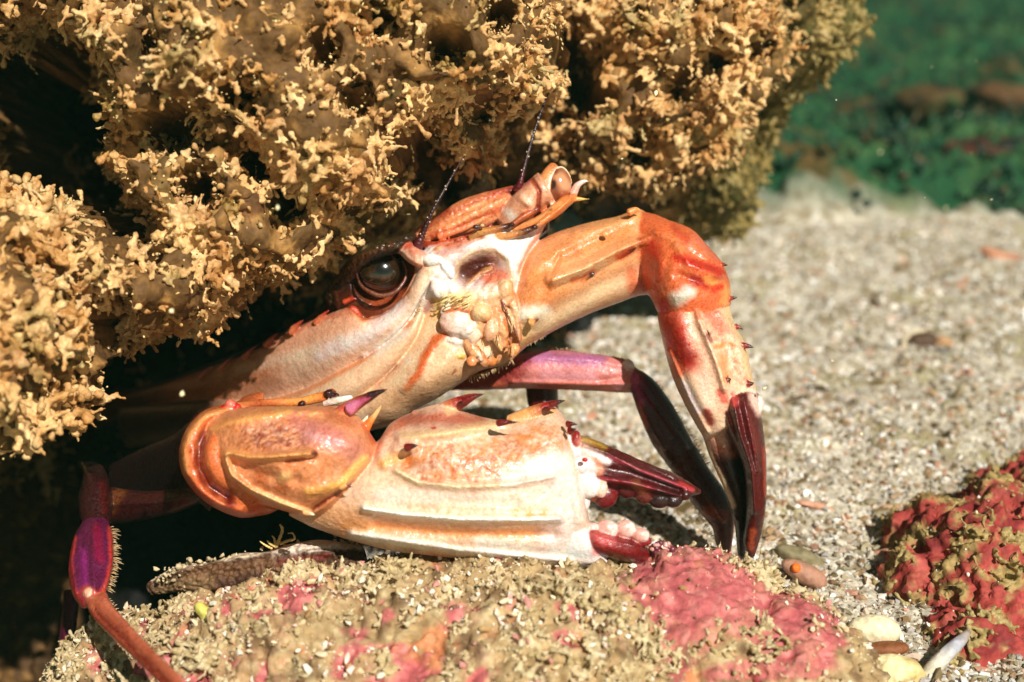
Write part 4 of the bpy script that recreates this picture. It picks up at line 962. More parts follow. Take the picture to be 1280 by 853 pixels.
    # wrist
    loft(mb, [(252, 540, 250, 590, .348, .004, .010), (264, 522, 262, 606, .3455, .009, .014), (284, 514, 284, 618, .3430, .0125, .016), (310, 509, 312, 626, .3410, .0150, .016), (340, 508, 345, 636, .3395, .0160, .016), (372, 508, 380, 645, .3390, .0160, .016), (404, 508, 408, 640, .3390, .0155, .016), (432, 510, 434, 620, .3395, .0140, .015), (452, 526, 452, 600, .3405, .0115, .013), (468, 550, 468, 586, .3420, .007, .010)],
         (222, 156, 112), 240, 130, 4, 4,
         relief=[([(264, 536), (290, 527), (325, 520), (361, 513), (400, 512)], 8, .0022), ([(283, 566), (310, 572), (332, 572), (361, 569), (391, 567)], 5.5, .0034), ([(281, 571), (289, 594), (314, 613), (351, 630), (388, 643)], 5, .0034), ([(300, 618), (350, 638)], 8, -.0014), ([(296, 580), (330, 592), (370, 600)], 9, -.0012), ([(320, 540), (372, 545)], 14, -.0010), ([(310, 590), (345, 600)], 11, -.0008),
                 ([(384, 616), (407, 611), (432, 607)], 9, .0016), ([(432, 604), (458, 574)], 8, .0014), ([(352, 597), (358, 596)], 8, .0016), ([(260, 540), (252, 570), (262, 600)], 7, .0010), ([(398, 575), (415, 590)], 12, -.0008), ([(395, 634), (420, 617), (440, 606)], 4, -.0020), ([(274, 560), (272, 590)], 3, -.0008),
                 ([(400, 535), (440, 556)], 16, .0012), ([(357, 577), (391, 574)], 3, -.0012)],
         strokes=[([(260, 555), (262, 590)], 15, (232, 190, 130), .7), ([(320, 545), (370, 540)], 25, (150, 84, 70), .8, .6, 420), ([(318, 538), (372, 548)], 24, (236, 200, 180), .7, .6, 1300), ([(310, 545), (380, 552)], 24, (110, 52, 44), .7, .6, 1500), ([(370, 525), (420, 545)], 18, (196, 124, 120), .55), ([(390, 545), (440, 560), (450, 575)], 24, (204, 142, 140), .6), ([(385, 545), (425, 555)], 9, (222, 176, 176), .5),
                  ([(300, 585), (345, 605)], 20, (184, 102, 52), .7, .5, 300), ([(283, 566), (330, 573), (388, 568)], 7, (240, 180, 116), .8), ([(282, 571), (289, 594), (314, 613), (351, 630), (388, 643)], 7, (246, 196, 142), .85), ([(264, 536), (300, 525), (361, 514)], 8, (240, 176, 112), .8), ([(384, 616), (430, 607)], 9, (246, 190, 110), .8), ([(432, 600), (456, 574)], 10, (248, 200, 120), .85),
                  ([(395, 568), (392, 567)], 4.5, (80, 14, 20), .95, .05), ([(290, 620), (350, 640), (380, 648)], 10, (222, 116, 66), .8), ([(352, 597), (360, 596)], 9, (246, 200, 140), .85), ([(400, 595), (420, 590)], 12, (234, 200, 170), .6, .5, 600), ([(392, 636), (420, 617), (440, 606)], 3.4, (120, 36, 22), .9, .1), ([(392, 572), (358, 578)], 3, (150, 70, 34), .8),
                  ([(408, 516), (440, 530)], 10, (186, 110, 80), .6), ([(455, 528), (468, 552)], 6, (214, 92, 60), .6), ([(345, 512), (400, 520)], 6, (226, 196, 130), .6, .5, 900), ([(300, 600), (360, 615)], 14, (160, 90, 54), .6, .5, 900)], rough=.0005, e=1.75)
    spine(mb, [(380, 640), (388, 642), (396, 645)], .3285, .3275, 4.5, (246, 196, 142), (250, 226, 190))
    spine(mb, [(426, 608), (433, 608), (442, 609)], .3285, .3275, 5, (244, 180, 110), (96, 20, 20))
    spine(mb, [(384, 568), (391, 567), (399, 566)], .3225, .3215, 5, (236, 170, 110), (80, 14, 20))
    spine(mb, [(424, 522), (438, 510), (456, 499), (472, 491), (487, 486)], .3355, .332, 12, (206, 110, 90), (60, 10, 22))
    spine(mb, [(436, 512), (450, 503), (466, 496)], .3325, .3308, 8, (206, 130, 160), (180, 80, 120))
    spine(mb, [(455, 540), (462, 528), (472, 514), (479, 504)], .340, .338, 6.5, (236, 140, 66), (244, 196, 140))
    spine(mb, [(448, 540), (455, 528), (462, 516)], .341, .340, 5, (240, 226, 196), (250, 240, 220))
    # palm
    loft(mb, [(430, 560, 362, 645, .3485, .010, .014), (452, 556, 388, 658, .3475, .012, .015), (472, 552, 412, 667, .3465, .0135, .016), (488, 530, 446, 678, .3460, .0145, .017), (516, 515, 497, 690, .3455, .0155, .018), (553, 505, 553, 696, .3450, .0160, .018), (590, 518, 602, 703, .3450, .0160, .018), (628, 525, 650, 707, .3450, .0155, .018), (662, 514, 686, 711, .3455, .0145, .017), (690, 507, 712, 713, .346, .013, .016), (709, 528, 728, 712, .3465, .0115, .014), (718, 558, 742, 711, .347, .010, .012)],
         (234, 202, 176), 300, 170, 8, 8,
         relief=[([(455, 636), (502, 643), (572, 649), (640, 650), (700, 649)], 5.5, .0030), ([(470, 657), (560, 666), (690, 668)], 10, -.0022), ([(440, 668), (488, 675), (572, 688), (657, 697), (745, 706)], 6, .0020), ([(495, 588), (522, 603), (572, 609), (640, 606), (690, 596)], 5, .0020), ([(560, 628), (640, 630)], 9, -.0007),
                 ([(500, 548), (560, 541), (600, 534), (628, 527)], 8, .0024), ([(500, 524), (560, 525)], 10, -.0010), ([(630, 528), (670, 512), (700, 506)], 8, .0012), ([(495, 562), (518, 558)], 9, .0022), ([(472, 560), (480, 580)], 9, .0016), ([(715, 570), (722, 600), (726, 650)], 12, .0016), ([(520, 580), (680, 570)], 26, .0008), ([(700, 540), (700, 580)], 14, .0008), ([(508, 574), (512, 580)], 9, -.0010)],
         strokes=[([(520, 580), (580, 585), (680, 555)], 42, (222, 150, 92), .85, .35, 330), ([(530, 590), (620, 590)], 26, (190, 104, 60), .85, .4, 700), ([(520, 570), (600, 575), (690, 548)], 30, (176, 96, 56), .7, .4, 1300), ([(660, 545), (690, 560)], 26, (212, 140, 76), .8, .4, 520), ([(510, 575), (560, 560), (640, 552), (690, 540)], 15, (224, 156, 96), .5, .4, 700), ([(430, 655), (470, 656), (560, 665), (640, 668), (700, 664)], 11, (230, 158, 96), .8), ([(400, 640), (440, 650)], 30, (236, 176, 122), .7),
                  ([(500, 524), (560, 522), (600, 526)], 15, (176, 96, 74), .85), ([(560, 512), (580, 506)], 9, (240, 200, 150), .8), ([(505, 545), (560, 541), (626, 529)], 9, (240, 204, 156), .8), ([(455, 636), (502, 643), (572, 649), (700, 649)], 6, (252, 244, 236), .9), ([(440, 669), (572, 689), (660, 698), (750, 707)], 8, (252, 240, 236), .9),
                  ([(495, 590), (522, 604), (572, 610), (636, 607)], 6, (244, 220, 184), .8), ([(690, 590), (710, 620), (700, 680)], 40, (240, 222, 218), .8), ([(640, 600), (700, 580)], 24, (250, 236, 226), .8), ([(640, 524), (690, 512)], 12, (236, 176, 110), .7), ([(478, 580), (500, 570)], 12, (244, 190, 120), .7), ([(512, 574), (508, 580)], 9, (206, 120, 50), .8),
                  ([(460, 575), (475, 556)], 9, (226, 120, 76), .6), ([(470, 620), (500, 630)], 12, (240, 210, 196), .6), ([(480, 628), (560, 641)], 4, (226, 160, 92), .6, .5, 700), ([(636, 643), (690, 641)], 6, (224, 176, 90), .8, .5, 600), ([(541, 536), (544, 535)], 2.8, (196, 50, 30), .9), ([(595, 622), (596, 623)], 1.8, (140, 70, 50), .9), ([(480, 618), (700, 626)], 16, (248, 228, 216), .7), ([(600, 680), (740, 700)], 14, (250, 234, 226), .7), ([(480, 542), (500, 530)], 10, (216, 120, 80), .6)], rough=.00035)
    # bases and dark tips of the spines on the upper edge
    for pts, d0, w, c0 in [([(520, 528), (545, 519), (566, 508), (580, 501), (592, 496), (607, 492)], .3430, 15, (222, 160, 116)), ([(640, 532), (662, 520), (676, 512), (688, 506), (708, 501)], .3415, 14, (236, 180, 120))]:
        spine(mb, pts, d0, d0 - .002, w, c0, (150, 24, 20))
    for pts, d0, w in [([(580, 501), (590, 497), (609, 492)], .3375, 5.6), ([(688, 506), (697, 503), (710, 500)], .3355, 5.2), ([(622, 529), (636, 528), (651, 528)], .3300, 5), ([(709, 530), (715, 530), (724, 531)], .3355, 4.5), ([(508, 560), (515, 558), (525, 557)], .3270, 6), ([(712, 540), (716, 538), (722, 536)], .3350, 5)]:
        spine(mb, pts, d0, d0 - .0015, w, (120, 24, 24), (60, 10, 16))
    ball(mb, 719, 550, .3400, 7, 12, 10, (150, 48, 44), .2, .15, rgb2=(226, 160, 146))
    # hinge knobs
    for a in [(728, 582, .3385, 17, 12, 12, (246, 222, 224), .5), (736, 607, .3380, 17, 15, 13, (250, 236, 234), .8), (752, 612, .3375, 8, 11, 8, (246, 206, 190), .2), (722, 626, .3400, 16, 20, 12, (250, 238, 236), 0), (714, 566, .3400, 10, 22, 10, (250, 240, 240), -.1), (731, 575, .3340, 4, 3, 3, (196, 50, 44), 0)]:
        ball(mb, a[0], a[1], a[2], a[3], a[4], a[5], a[6], a[7], .08, 200.)
    # fixed finger: white root, red stub with rounded teeth
    loft(mb, [(700, 610, 690, 712, .3465, .010, .013), (722, 632, 722, 713, .3460, .010, .012), (736, 650, 742, 711, .3455, .009, .011), (744, 676, 756, 708, .3450, .006, .009), (752, 698, 768, 706, .345, .003, .005)],
         (250, 236, 234), 80, 80, 4, 4, relief=[([(700, 702), (768, 706)], 6, .001)], strokes=[([(742, 668), (746, 690)], 9, (214, 110, 110), .8)])
    loft(mb, [(730, 654, 738, 696, .3445, .007, .009), (742, 658, 748, 697, .3438, .0085, .009), (760, 665, 764, 700, .3435, .008, .009), (780, 670, 784, 704, .3435, .007, .008), (796, 674, 798, 706, .344, .006, .007), (808, 684, 808, 704, .3455, .003, .005)],
         (132, 30, 34), 80, 60, 4, 5, relief=[([(745, 668), (800, 684)], 5, .0008)], strokes=[([(745, 672), (760, 676)], 14, (206, 104, 104), .8), ([(765, 695), (800, 700)], 10, (96, 12, 18), .8), ([(790, 680), (812, 690)], 8, (110, 20, 26), .7)])
    for a in [(740, 660, 8, 7), (759, 661, 14, 11), (782, 661, 12, 11), (801, 669, 11, 9)]:
        ball(mb, a[0], a[1], .3395, a[2], a[3], 8, (240, 180, 168), .1, .08, rgb2=(250, 226, 220))
        ball(mb, a[0] + 3, a[1] + 7, .3405, a[2], a[3] * .8, 8, (150, 50, 56), .1, .08)
    for x, y, r in [(822, 686, 7), (832, 684, 5), (838, 690, 5), (828, 692, 6), (815, 684, 4)]:
        pass
    # moving finger of the near claw
    loft(mb, [(722, 543, 722, 596, .347, .007, .008), (738, 548, 738, 606, .3465, .0085, .009), (756, 555, 757, 616, .346, .0085, .009), (778, 565, 778, 618, .3455, .008, .009), (800, 575, 800, 626, .3455, .0075, .008), (822, 584, 822, 630, .3455, .0065, .007), (843, 592, 842, 628, .3455, .0055, .006), (860, 602, 858, 622, .346, .0035, .004), (874, 611, 873, 618, .3465, .001, .001)],
         (88, 17, 20), 160, 110, 5, 3,
         relief=[([(730, 556), (760, 566), (800, 588), (868, 615)], 4, .0020), ([(745, 598), (790, 604), (850, 620)], 4, .0022), ([(730, 547), (800, 577), (870, 610)], 4, .0014), ([(735, 552), (790, 575), (845, 600)], 4, -.0010), ([(730, 580), (780, 590), (850, 612)], 7, -.0014)],
         strokes=[([(720, 560), (742, 580)], 20, (240, 206, 186), .95, .2), ([(728, 546), (756, 558)], 8, (196, 170, 84), .7), ([(730, 562), (748, 570), (760, 578)], 6, (244, 236, 236), .85), ([(745, 575), (750, 590)], 7, (222, 150, 120), .6), ([(760, 570), (800, 588), (866, 614)], 3, (190, 90, 110), .75), ([(750, 598), (800, 606), (850, 620)], 3, (176, 66, 84), .75), ([(796, 606), (806, 618)], 9, (150, 104, 70), .75, .5), ([(820, 615), (850, 620)], 9, (44, 8, 12), .8), ([(850, 604), (866, 612)], 4, (200, 80, 70), .5), ([(728, 600), (740, 606)], 8, (246, 220, 210), .8)])
    for a in [(756, 618, 17, 17, (120, 26, 34)), (742, 618, 10, 9, (196, 120, 84)), (784, 611, 16, 12, (96, 20, 28)), (805, 618, 13, 12, (110, 52, 40)), (824, 624, 14, 12, (52, 8, 12)), (841, 625, 12, 10, (52, 8, 12)), (856, 618, 8, 8, (80, 14, 20))]:
        ball(mb, a[0], a[1], .3425, a[2], a[3], 13, a[4], .1, .1)
    # ---------------- back legs at the left
    loft(mb, [(262, 612, 258, 626, .372, .004, .005), (227, 611, 222, 640, .378, .006, .006), (190, 614, 190, 648, .382, .006, .006), (160, 612, 160, 654, .386, .006, .006), (134, 608, 138, 655, .388, .005, .005)],
         (64, 20, 13), 70, 50, 4, 6, relief=[([(255, 618), (190, 628), (140, 630)], 5, .001)], strokes=[([(240, 620), (222, 634)], 14, (110, 40, 20), .6), ([(150, 615), (136, 640)], 12, (130, 90, 50), .5)])  # dim light on this segment is put into its dark base colour
    loft(mb, [(100, 580, 130, 584, .396, .003, .004), (104, 596, 136, 600, .388, .006, .007), (98, 620, 140, 624, .383, .007, .008), (100, 646, 140, 650, .377, .006, .007), (105, 655, 136, 658, .3745, .006, .006)],
         (58, 18, 13), 50, 40, 5, 4, strokes=[([(128, 606), (130, 640)], 8, (96, 32, 22), .6)])  # shade painted in: base kept dark like the segment beside it
    loft(mb, [(103, 652, 132, 648, .3745, .004, .005), (93, 670, 140, 664, .370, .006, .006), (87, 695, 142, 686, .365, .0065, .006), (86, 718, 141, 706, .3605, .0065, .006), (90, 742, 136, 730, .356, .006, .006), (100, 758, 129, 748, .353, .005, .005)],
         (104, 36, 80), 110, 70, 5, 6, relief=[([(120, 655), (116, 700), (118, 740)], 6, .0010), ([(104, 670), (98, 700), (102, 735)], 5, -.0006), ([(93, 672), (89, 700), (95, 742)], 3, .0010), ([(139, 668), (140, 705), (132, 738)], 3, .0010)],
         strokes=[([(93, 672), (87, 700), (90, 735), (104, 758)], 5, (196, 78, 66), .8), ([(138, 660), (141, 700), (135, 728), (126, 745)], 6, (196, 78, 62), .8), ([(104, 690), (106, 730)], 8, (170, 60, 150), .6), ([(120, 660), (126, 700)], 9, (150, 24, 70), .6), ([(108, 740), (122, 748)], 11, (226, 110, 80), .8), ([(112, 752), (124, 744)], 4, (252, 226, 206), .9)])
    ball(mb, 113, 741, .3500, 9, 6, 7, (240, 180, 150), .2, .1, rgb2=(252, 232, 216))
    loft(mb, [(106, 752, 134, 742, .350, .004, .005), (116, 772, 140, 756, .342, .0045, .005), (140, 797, 160, 779, .326, .004, .0045), (172, 828, 190, 811, .308, .004, .0045), (203, 858, 222, 842, .290, .0035, .004), (232, 890, 246, 876, .276, .003, .004)],
         (206, 122, 92), 110, 50, 5, 5, relief=[([(118, 758), (170, 812), (228, 870)], 4, -.0010), ([(112, 766), (165, 822), (215, 868)], 3, .0006), ([(134, 752), (185, 804), (240, 862)], 3, .0006)],
         strokes=[([(120, 762), (170, 815), (228, 872)], 3.5, (120, 26, 26), .85, .8), ([(132, 752), (185, 806), (240, 866)], 5, (232, 150, 120), .7), ([(110, 764), (165, 820), (215, 866)], 4, (176, 60, 44), .6), ([(150, 786), (160, 800)], 12, (170, 76, 52), .6, .8, 900), ([(185, 820), (215, 850)], 14, (180, 90, 64), .6, .8, 900)])
    loft(mb, [(80, 740, 100, 742, .40, .004, .004), (76, 780, 96, 780, .395, .005, .005), (70, 820, 92, 822, .39, .005, .005), (60, 870, 86, 872, .38, .004, .005)],
         (96, 26, 60), 50, 30, 4, 4, strokes=[([(86, 790), (84, 840)], 7, (120, 50, 110), .6)])
    w, wq, wc = weld(mb, 0.00028, 1, 0.5)
    wn = vnormals(w, wq)
    w = w + wn * (0.00005 * fbm(w * 1500, 2) + 0.00010 * fbm(w * 500, 2))[:, None]
    wc = np.clip(wc, 0, 1) ** np.array([1.12, 1.16, 1.16]) * (1 + .16 * fbm(w * 160, 3)[:, None] + 0.14 * fbm(w * 1400, 2)[:, None]) - sstep(.25, .5, perlin(w * 1900))[:, None] * np.array([.06, .08, .08])
    gm = sstep(.18, .5, fbm(w * 240 + 11, 4))[:, None] * .45 + sstep(.42, .6, perlin(w * 1100 + 3))[:, None] * .25
    wc = wc * (1 - gm) + wc * np.array([.66, .50, .40]) * gm
    wc = wc * np.array([.97, .91, .88])
    mb = MB(); mb.add(w, np.clip(wc, 0.004, .78), wq)
    o = mb.build('body', M_shell); adopt(o, root)
    for b_ in (br, br2): adopt(b_.build('bristles', M_shell), root)
    for b_ in fringes: adopt(b_.build('hair_fringe', M_shell), root)

    # ---------------- eyes
    mb = MB()
    k = .3815 / F; c = P(476, 339, .3815); v, f = ico(5)
    p = c + (v[:, 0:1] * 27 * RT + v[:, 1:2] * 24 * UP + v[:, 2:3] * 20 * FW) * k
    dd = seg_dist(*project(p)[:2], [(479, 336)])
    col = np.ones_like(p) * lin((34, 24, 12))
    m = sstep(.1, .5, fbm(p * 300, 3)); col = col * (1 - m[:, None]) + lin((62, 36, 18)) * m[:, None]
    n = fbm(p * 1500, 2); col = col * (1 + .25 * n[:, None])
    m = 1 - sstep(7, 10, dd); m = m * ((p - c) @ FW < 0); col = col * (1 - m[:, None]) + lin((16, 8, 6)) * m[:, None]
    mb.add(p, np.clip(col, 0, 1), None, f)
    o = mb.build('eye', M_eye); adopt(o, root); o['label'] = 'big dark olive brown eye with a black spot'
    mb = MB()
    c = P(697, 231, .3775); v, f = ico(5); k = .3775 / F
    p = c + (v[:, 0:1] * 17.5 * RT + v[:, 1:2] * 20.5 * UP + v[:, 2:3] * 15 * FW) * k
    x, y, _ = project(p)
    col = np.ones_like(p) * lin((166, 96, 60))
    for pts, w, rgb, s in [([(700, 222), (708, 232)], 10, (206, 150, 110), .7), ([(690, 236), (696, 250)], 9, (110, 48, 24), .8), ([(691, 229), (690, 233)], 6, (40, 14, 10), .95), ([(694, 214)], 6, (110, 50, 26), .7), ([(706, 244)], 8, (140, 66, 40), .6)]:
        m = s * (1 - sstep(.4, 1, seg_dist(x, y, pts) / w)); col = col * (1 - m[:, None]) + lin(rgb) * m[:, None]
    mb.add(p, col, None, f)
    o = mb.build('eye', M_eye); adopt(o, root); o['label'] = 'smaller copper brown eye on a tan stalk'
    # ---------------- long feelers
    for pts in ([(520, 318, .376, 5.5), (523, 306, .3745, 6.0), (528, 294, .374, 3.6), (541, 263, .373, 2.6), (558, 233, .374, 1.8), (570, 212, .376, 1.3), (581, 195, .378, .8)],
                [(646, 238, .377, 5.0), (650, 230, .3760, 4.2), (653, 218, .376, 2.8), (661, 188, .377, 2.2), (670, 158, .379, 1.7), (680, 130, .381, 1.4), (690, 106, .383, .9)]):
        mb = MB()
        tube(mb, pts, [(96, 18, 28), (46, 10, 16), (34, 8, 12), (40, 12, 16), (60, 26, 24)], 90, 12, .22)
        R = catmull(pts, 26)
        for i in [5, 8, 9, 13, 16, 17, 21, 24]:
            s = -1 if i % 2 else 1
            ball(mb, R[i, 0] + s * R[i, 3] * .9, R[i, 1], R[i, 2] - .0003, .9, .9, .9, (236, 206, 170), 0, .05, n=7)
        o = mb.build('antenna', M_shell); adopt(o, root)
    return root
# ------------------------------------------------------------------ small things lying about
def lump_thing(name, label, cat, px, py, d, rx, ry, rd, rgb, ang=0, mat=None, rgb2=None, lump=.35, freq=90., extra=None, group=None):
    mb = MB()
    ball(mb, px, py, d, rx, ry, rd, rgb, ang, lump, freq, 40, rgb2)
    if extra: extra(mb)
    root_mesh = mb.build(name, mat or M_stone)
    c = Vector(P(px, py, d)); me = root_mesh.data; me.transform(Matrix.Translation(-c)); root_mesh.location = c
    return tag(root_mesh, label, cat, group)

M_stone = material('pale_stone', 0.65, 0.4, (500, 0.5), (600, 0.3), tint_noise=0.2)
M_part = material('drifting_grit', 0.4, 0.5, (900, .1), tint_noise=0.1)

def gd(px, py, z=0.0):
    """depth at which the sea bed (height z) is met along this line of sight"""
    w = FW + (px - 640.0) / F * RT + (426.5 - py) / F * UP
    return (z - CAMH) / w[2]

def build_small():
    rng = np.random.RandomState(31)
    d = gd(1095, 790)
    lump_thing('pale_stone', 'smooth cream white stone on the sand between the boulder and the red rock', 'stone', 1092, 788, d - .004, 33, 19, 18, (236, 220, 180), .05, lump=.2)
    lump_thing('pale_stone', 'rough yellowish stone at the bottom edge just below the smooth white one', 'stone', 1118, 840, gd(1118, 845) - .002, 34, 20, 18, (230, 214, 160), .2, rgb2=(206, 180, 120), lump=.45, freq=160)
    lump_thing('brown_stone', 'small flat brown stone tucked under the smooth white one', 'stone', 1105, 812, gd(1105, 812) - .001, 30, 9, 14, (130, 76, 40), -.05, lump=.4)
    def dot(mb): ball(mb, 995, 710, gd(1005, 722) - .0062, 6, 6, 5, (236, 110, 30), 0, .1)
    lump_thing('pink_pebble', 'pinkish brown pebble with a bright orange spot, behind the boulder beside the claw tips', 'pebble', 1005, 717, gd(1005, 722) - .003, 30, 13, 16, (170, 124, 100), .45, lump=.3, extra=dot)
    lump_thing('grey_pebble', 'olive grey pebble right behind the pink one with the orange spot', 'pebble', 1000, 696, gd(1000, 700), 26, 10, 14, (128, 116, 84), .3, lump=.5, freq=160)
    # pitted brown stone with a pale rim
    def rim(mb):
        dd = gd(1150, 432) - .004
        tube(mb, [(1128, 438, dd, 3), (1131, 425, dd, 3.4), (1140, 416, dd, 3), (1156, 413, dd, 3)], [(196, 180, 150), (206, 190, 160)], 20, 10)
        ball(mb, 1136, 440, dd - .001, 10, 5, 5, (206, 170, 120), .3, .15)
        ball(mb, 1180, 428, dd, 12, 7, 7, (176, 136, 96), .2, .3)
    lump_thing('dark_stone', 'dark brown pitted stone with pale rim alone in the middle of the sand', 'stone', 1152, 428, gd(1152, 432) - .001, 22, 13, 14, (76, 52, 32), .1, lump=.4, freq=120, extra=rim)
    mb = MB()
    for (x, y, r) in [(1226, 312, 5), (1238, 318, 6), (1252, 321, 6), (1266, 322, 5)]: pass
    dd = gd(1250, 322) - .006
    tube(mb, [(1226, 311, dd, 3), (1236, 316, dd, 7), (1250, 321, dd, 7), (1264, 323, dd, 7), (1276, 322, dd, 3)], [(170, 110, 78), (186, 130, 98), (150, 96, 70)], 26, 12)
    o = mb.build('shell_fragment', M_stone); tag(o, 'curved orange shell fragment on the far sand near the right edge', 'shell', 'shell fragments on the sand')
    dd = gd(1186, 820) - .004
    mb = MB()
    tube(mb, [(1156, 846, dd - .006, 8), (1168, 834, dd - .005, 10), (1186, 815, dd - .004, 9), (1202, 800, dd - .002, 7), (1210, 790, dd, 4)], [(196, 184, 150), (214, 206, 190), (170, 170, 180), (150, 130, 110)], 30, 14)
    o = mb.build('shell_fragment', M_stone); tag(o, 'long pale shell splinter leaning against the red rock', 'shell', 'shell fragments on the sand')
    # thin ledge of old shell under the claw
    mb = MB()
    loft(mb, [(188, 726, 194, 744, .372, .002, .03), (225, 706, 228, 740, .368, .004, .03), (262, 703, 266, 744, .365, .005, .03), (300, 692, 304, 738, .363, .006, .03), (330, 690, 332, 744, .361, .006, .03), (360, 681, 362, 736, .360, .006, .03), (400, 675, 402, 732, .359, .006, .03), (450, 682, 452, 722, .358, .005, .03)],
         (78, 50, 32), 150, 80, 8, 8, relief=[([(210, 718), (300, 697), (420, 680)], 4, .0016), ([(260, 722), (330, 712)], 8, -.0012), ([(350, 712), (420, 700)], 7, -.0012)],
         strokes=[([(190, 722), (225, 708), (300, 694), (360, 684), (400, 678), (450, 684)], 6, (222, 200, 170), .85, .8), ([(340, 688), (420, 680)], 10, (236, 216, 196), .8, .8), ([(240, 718), (340, 706)], 16, (120, 84, 54), .7, .6), ([(300, 728), (380, 715)], 14, (60, 34, 24), .7), ([(350, 702), (410, 694)], 6, (110, 36, 28), .7, .7), ([(200, 735), (260, 730)], 14, (140, 112, 76), .6, .7)], rough=.0022)
    rp, rv = np.array([[195 + 260 * t, 722 - 44 * t ** .8] for t in rng.rand(260)]), rng.rand(260)
    pp = P(rp[:, 0], rp[:, 1] + 6 * rng.normal(size=260), .356 + .008 * (1 - (rp[:, 0] - 195) / 260) + .003 * rng.rand(260))
    aa = rng.normal(size=(260, 3)); aa /= np.linalg.norm(aa, axis=1)[:, None]
    blobs_mesh(mb, pp, aa, .0002 + .0006 * rv ** 2, .0003 + .0009 * rv ** 2, np.tile(lin((214, 192, 150)), (260, 1)) * (.6 + .4 * rng.rand(260, 1)), rng, ICO1, .5)
    c = P(320, 730, .365)
    o = mb.build('shell_plate', M_stone); tag(o, 'thin brown shell plate with a pale edge wedged under the near claw', 'shell plate')
    # wisp of hydroid standing on it
    mb = MB()
    for pts in ([(345, 684, .356, 2.2), (350, 672, .355, 2), (353, 662, .355, 1.8), (350, 656, .355, 1.2)], [(350, 680, .356, 1.8), (360, 676, .355, 1.6), (368, 674, .355, 1.4), (366, 667, .355, 1), (360, 667, .355, .7)],
                [(345, 684, .356, 1.8), (338, 680, .355, 1.5), (334, 676, .355, .8)], [(340, 686, .356, 1.6), (332, 682, .355, 1.3), (325, 677, .355, .7)], [(344, 683, .356, 1.8), (343, 674, .355, 1.3), (340, 670, .355, .7)]):
        tube(mb, pts, [(222, 184, 110), (240, 210, 140)], 16, 8, .2)
    o = mb.build('hydroid', M_growth); tag(o, 'tiny pale branching hydroid standing on the shell plate below the claw', 'hydroid')
    # yellow sponge on the boulder, purple lump beside the teeth
    lump_thing('yellow_sponge', 'small yellow sponge patch on the left end of the low boulder', 'sponge', 262, 772, .3295, 24, 10, 10, (206, 196, 96), .75, lump=.4, freq=200, rgb2=(232, 226, 160))
    mb = MB()
    for k in range(26):
        a = rng.rand() * 6.28; r = rng.rand() ** .5
        ball(mb, 828 + 14 * r * math.cos(a), 686 + 8 * r * math.sin(a), .344 - .001 * rng.rand(), 2.5 + 2.5 * rng.rand(), 2.5 + 2 * rng.rand(), 3, (110, 44, 54) if k % 3 else (206, 150, 140), 0, .1, n=10)
    o = mb.build('tunicate_cluster', M_shell); tag(o, 'cluster of tiny dark purple beads at the tip of the lower pincer', 'tunicate')
    # dim rocks on the weedy bank
    for i, (px, py, d, rx, ry, rd, rgb, lab) in enumerate([(1165, 126, 1.06, 38, 20, 50, (84, 62, 30), 'blurred brown weedy rock left of the other two on the dim green bank'), (1248, 124, 1.12, 46, 20, 50, (92, 62, 32), 'blurred brown weedy rock at the right edge, highest on the dim green bank'), (1245, 192, .94, 62, 22, 50, (96, 44, 32), 'blurred reddish weedy rock below the brown ones at the right edge')]):
        mb = MB()
        v, f = ico(6)
        c = P(px, py, d); k = d / F
        p = c + (v[:, 0:1] * rx * RT + v[:, 1:2] * ry * UP + v[:, 2:3] * rd * FW) * k
        nn = v
        p = p + nn * (0.010 * fbm(p * 40, 4) + 0.012 * fbm(p * 14, 2))[:, None]
        col = np.ones_like(p) * lin(rgb)
        m = sstep(0, .3, fbm(p * 30 + 4, 3)); col = col * (1 - m[:, None]) + lin((40, 84, 40)) * m[:, None]
        m = sstep(.1, .3, fbm(p * 40 + 14, 3)); col = col * (1 - m[:, None]) + lin((14, 20, 12)) * m[:, None]
        mb.add(p, col, None, f)
        o = mb.build('weedy_rock', M_rock); tag(o, lab, 'rock', 'weedy rocks on the dim green bank')
    # drifting particles
    mb = MB(); n = 420
    d = .30 + 1.0 * rng.rand(n) ** 1.6
    px = 1400 * rng.rand(n) - 60; py = 900 * rng.rand(n) - 20
    w = P(px, py, d); ok = w[:, 2] > .03; w = w[ok]; d = d[ok]; n = len(w)
    rr = (.00010 + .00055 * rng.rand(n) ** 4) * (.6 + d)
    ax = rng.normal(size=(n, 3)); ax /= np.linalg.norm(ax, axis=1)[:, None]
    blobs_mesh(mb, w, ax, rr, rr * (1 + rng.rand(n)), np.tile(lin((240, 226, 180)), (n, 1)), rng, ICO1, .4)
    o = mb.build('suspended_particles', M_part); tag(o, 'tiny bright specks of silt drifting in the water', 'silt', kind='stuff')

def build_water():
    m = bpy.data.materials.new('water_haze'); m.use_nodes = True
    n = m.node_tree.nodes; n.remove(n['Principled BSDF'])
    v = n.new('ShaderNodeVolumePrincipled'); v.inputs['Color'].default_value = (0.35, 0.85, 0.55, 1); v.inputs['Density'].default_value = HAZE
    v.inputs['Anisotropy'].default_value = 0.2
    m.node_tree.links.new(v.outputs[0], n['Material Output'].inputs['Volume'])
    import bmesh
    bm = bmesh.new(); bmesh.ops.create_cube(bm, size=1)
    me = bpy.data.meshes.new('haze'); bm.to_mesh(me); bm.free()
    me.transform(Matrix.Diagonal((64, 64, 1.8, 1)))
    o = bpy.data.objects.new('haze', me); SC.collection.objects.link(o); o.location = (0, 0, -.4); me.materials.append(m)
    tag(o, 'green murk of the sea water filling the whole place', 'water', kind='stuff')

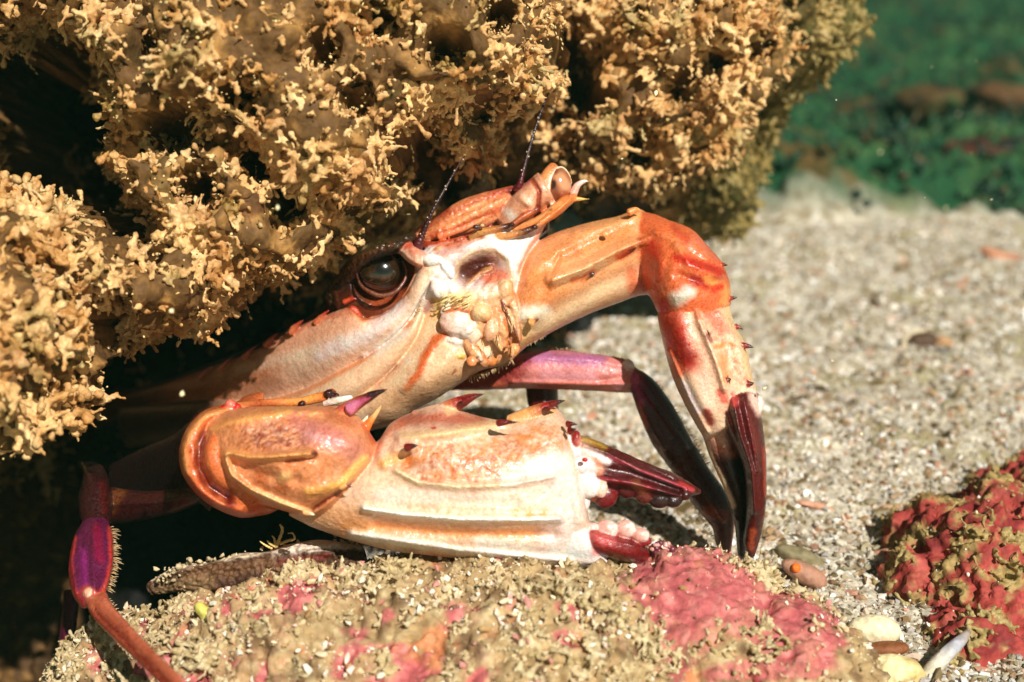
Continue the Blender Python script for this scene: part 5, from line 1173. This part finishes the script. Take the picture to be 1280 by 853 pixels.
HAZE = 0.05
import os
SKIP = os.environ.get('SKIP', '')
build_ground()
if 'o' not in SKIP: build_overhang()
build_front_rock()
build_red_rock()
build_crab()
build_small()
if 'h' not in SKIP: build_water()
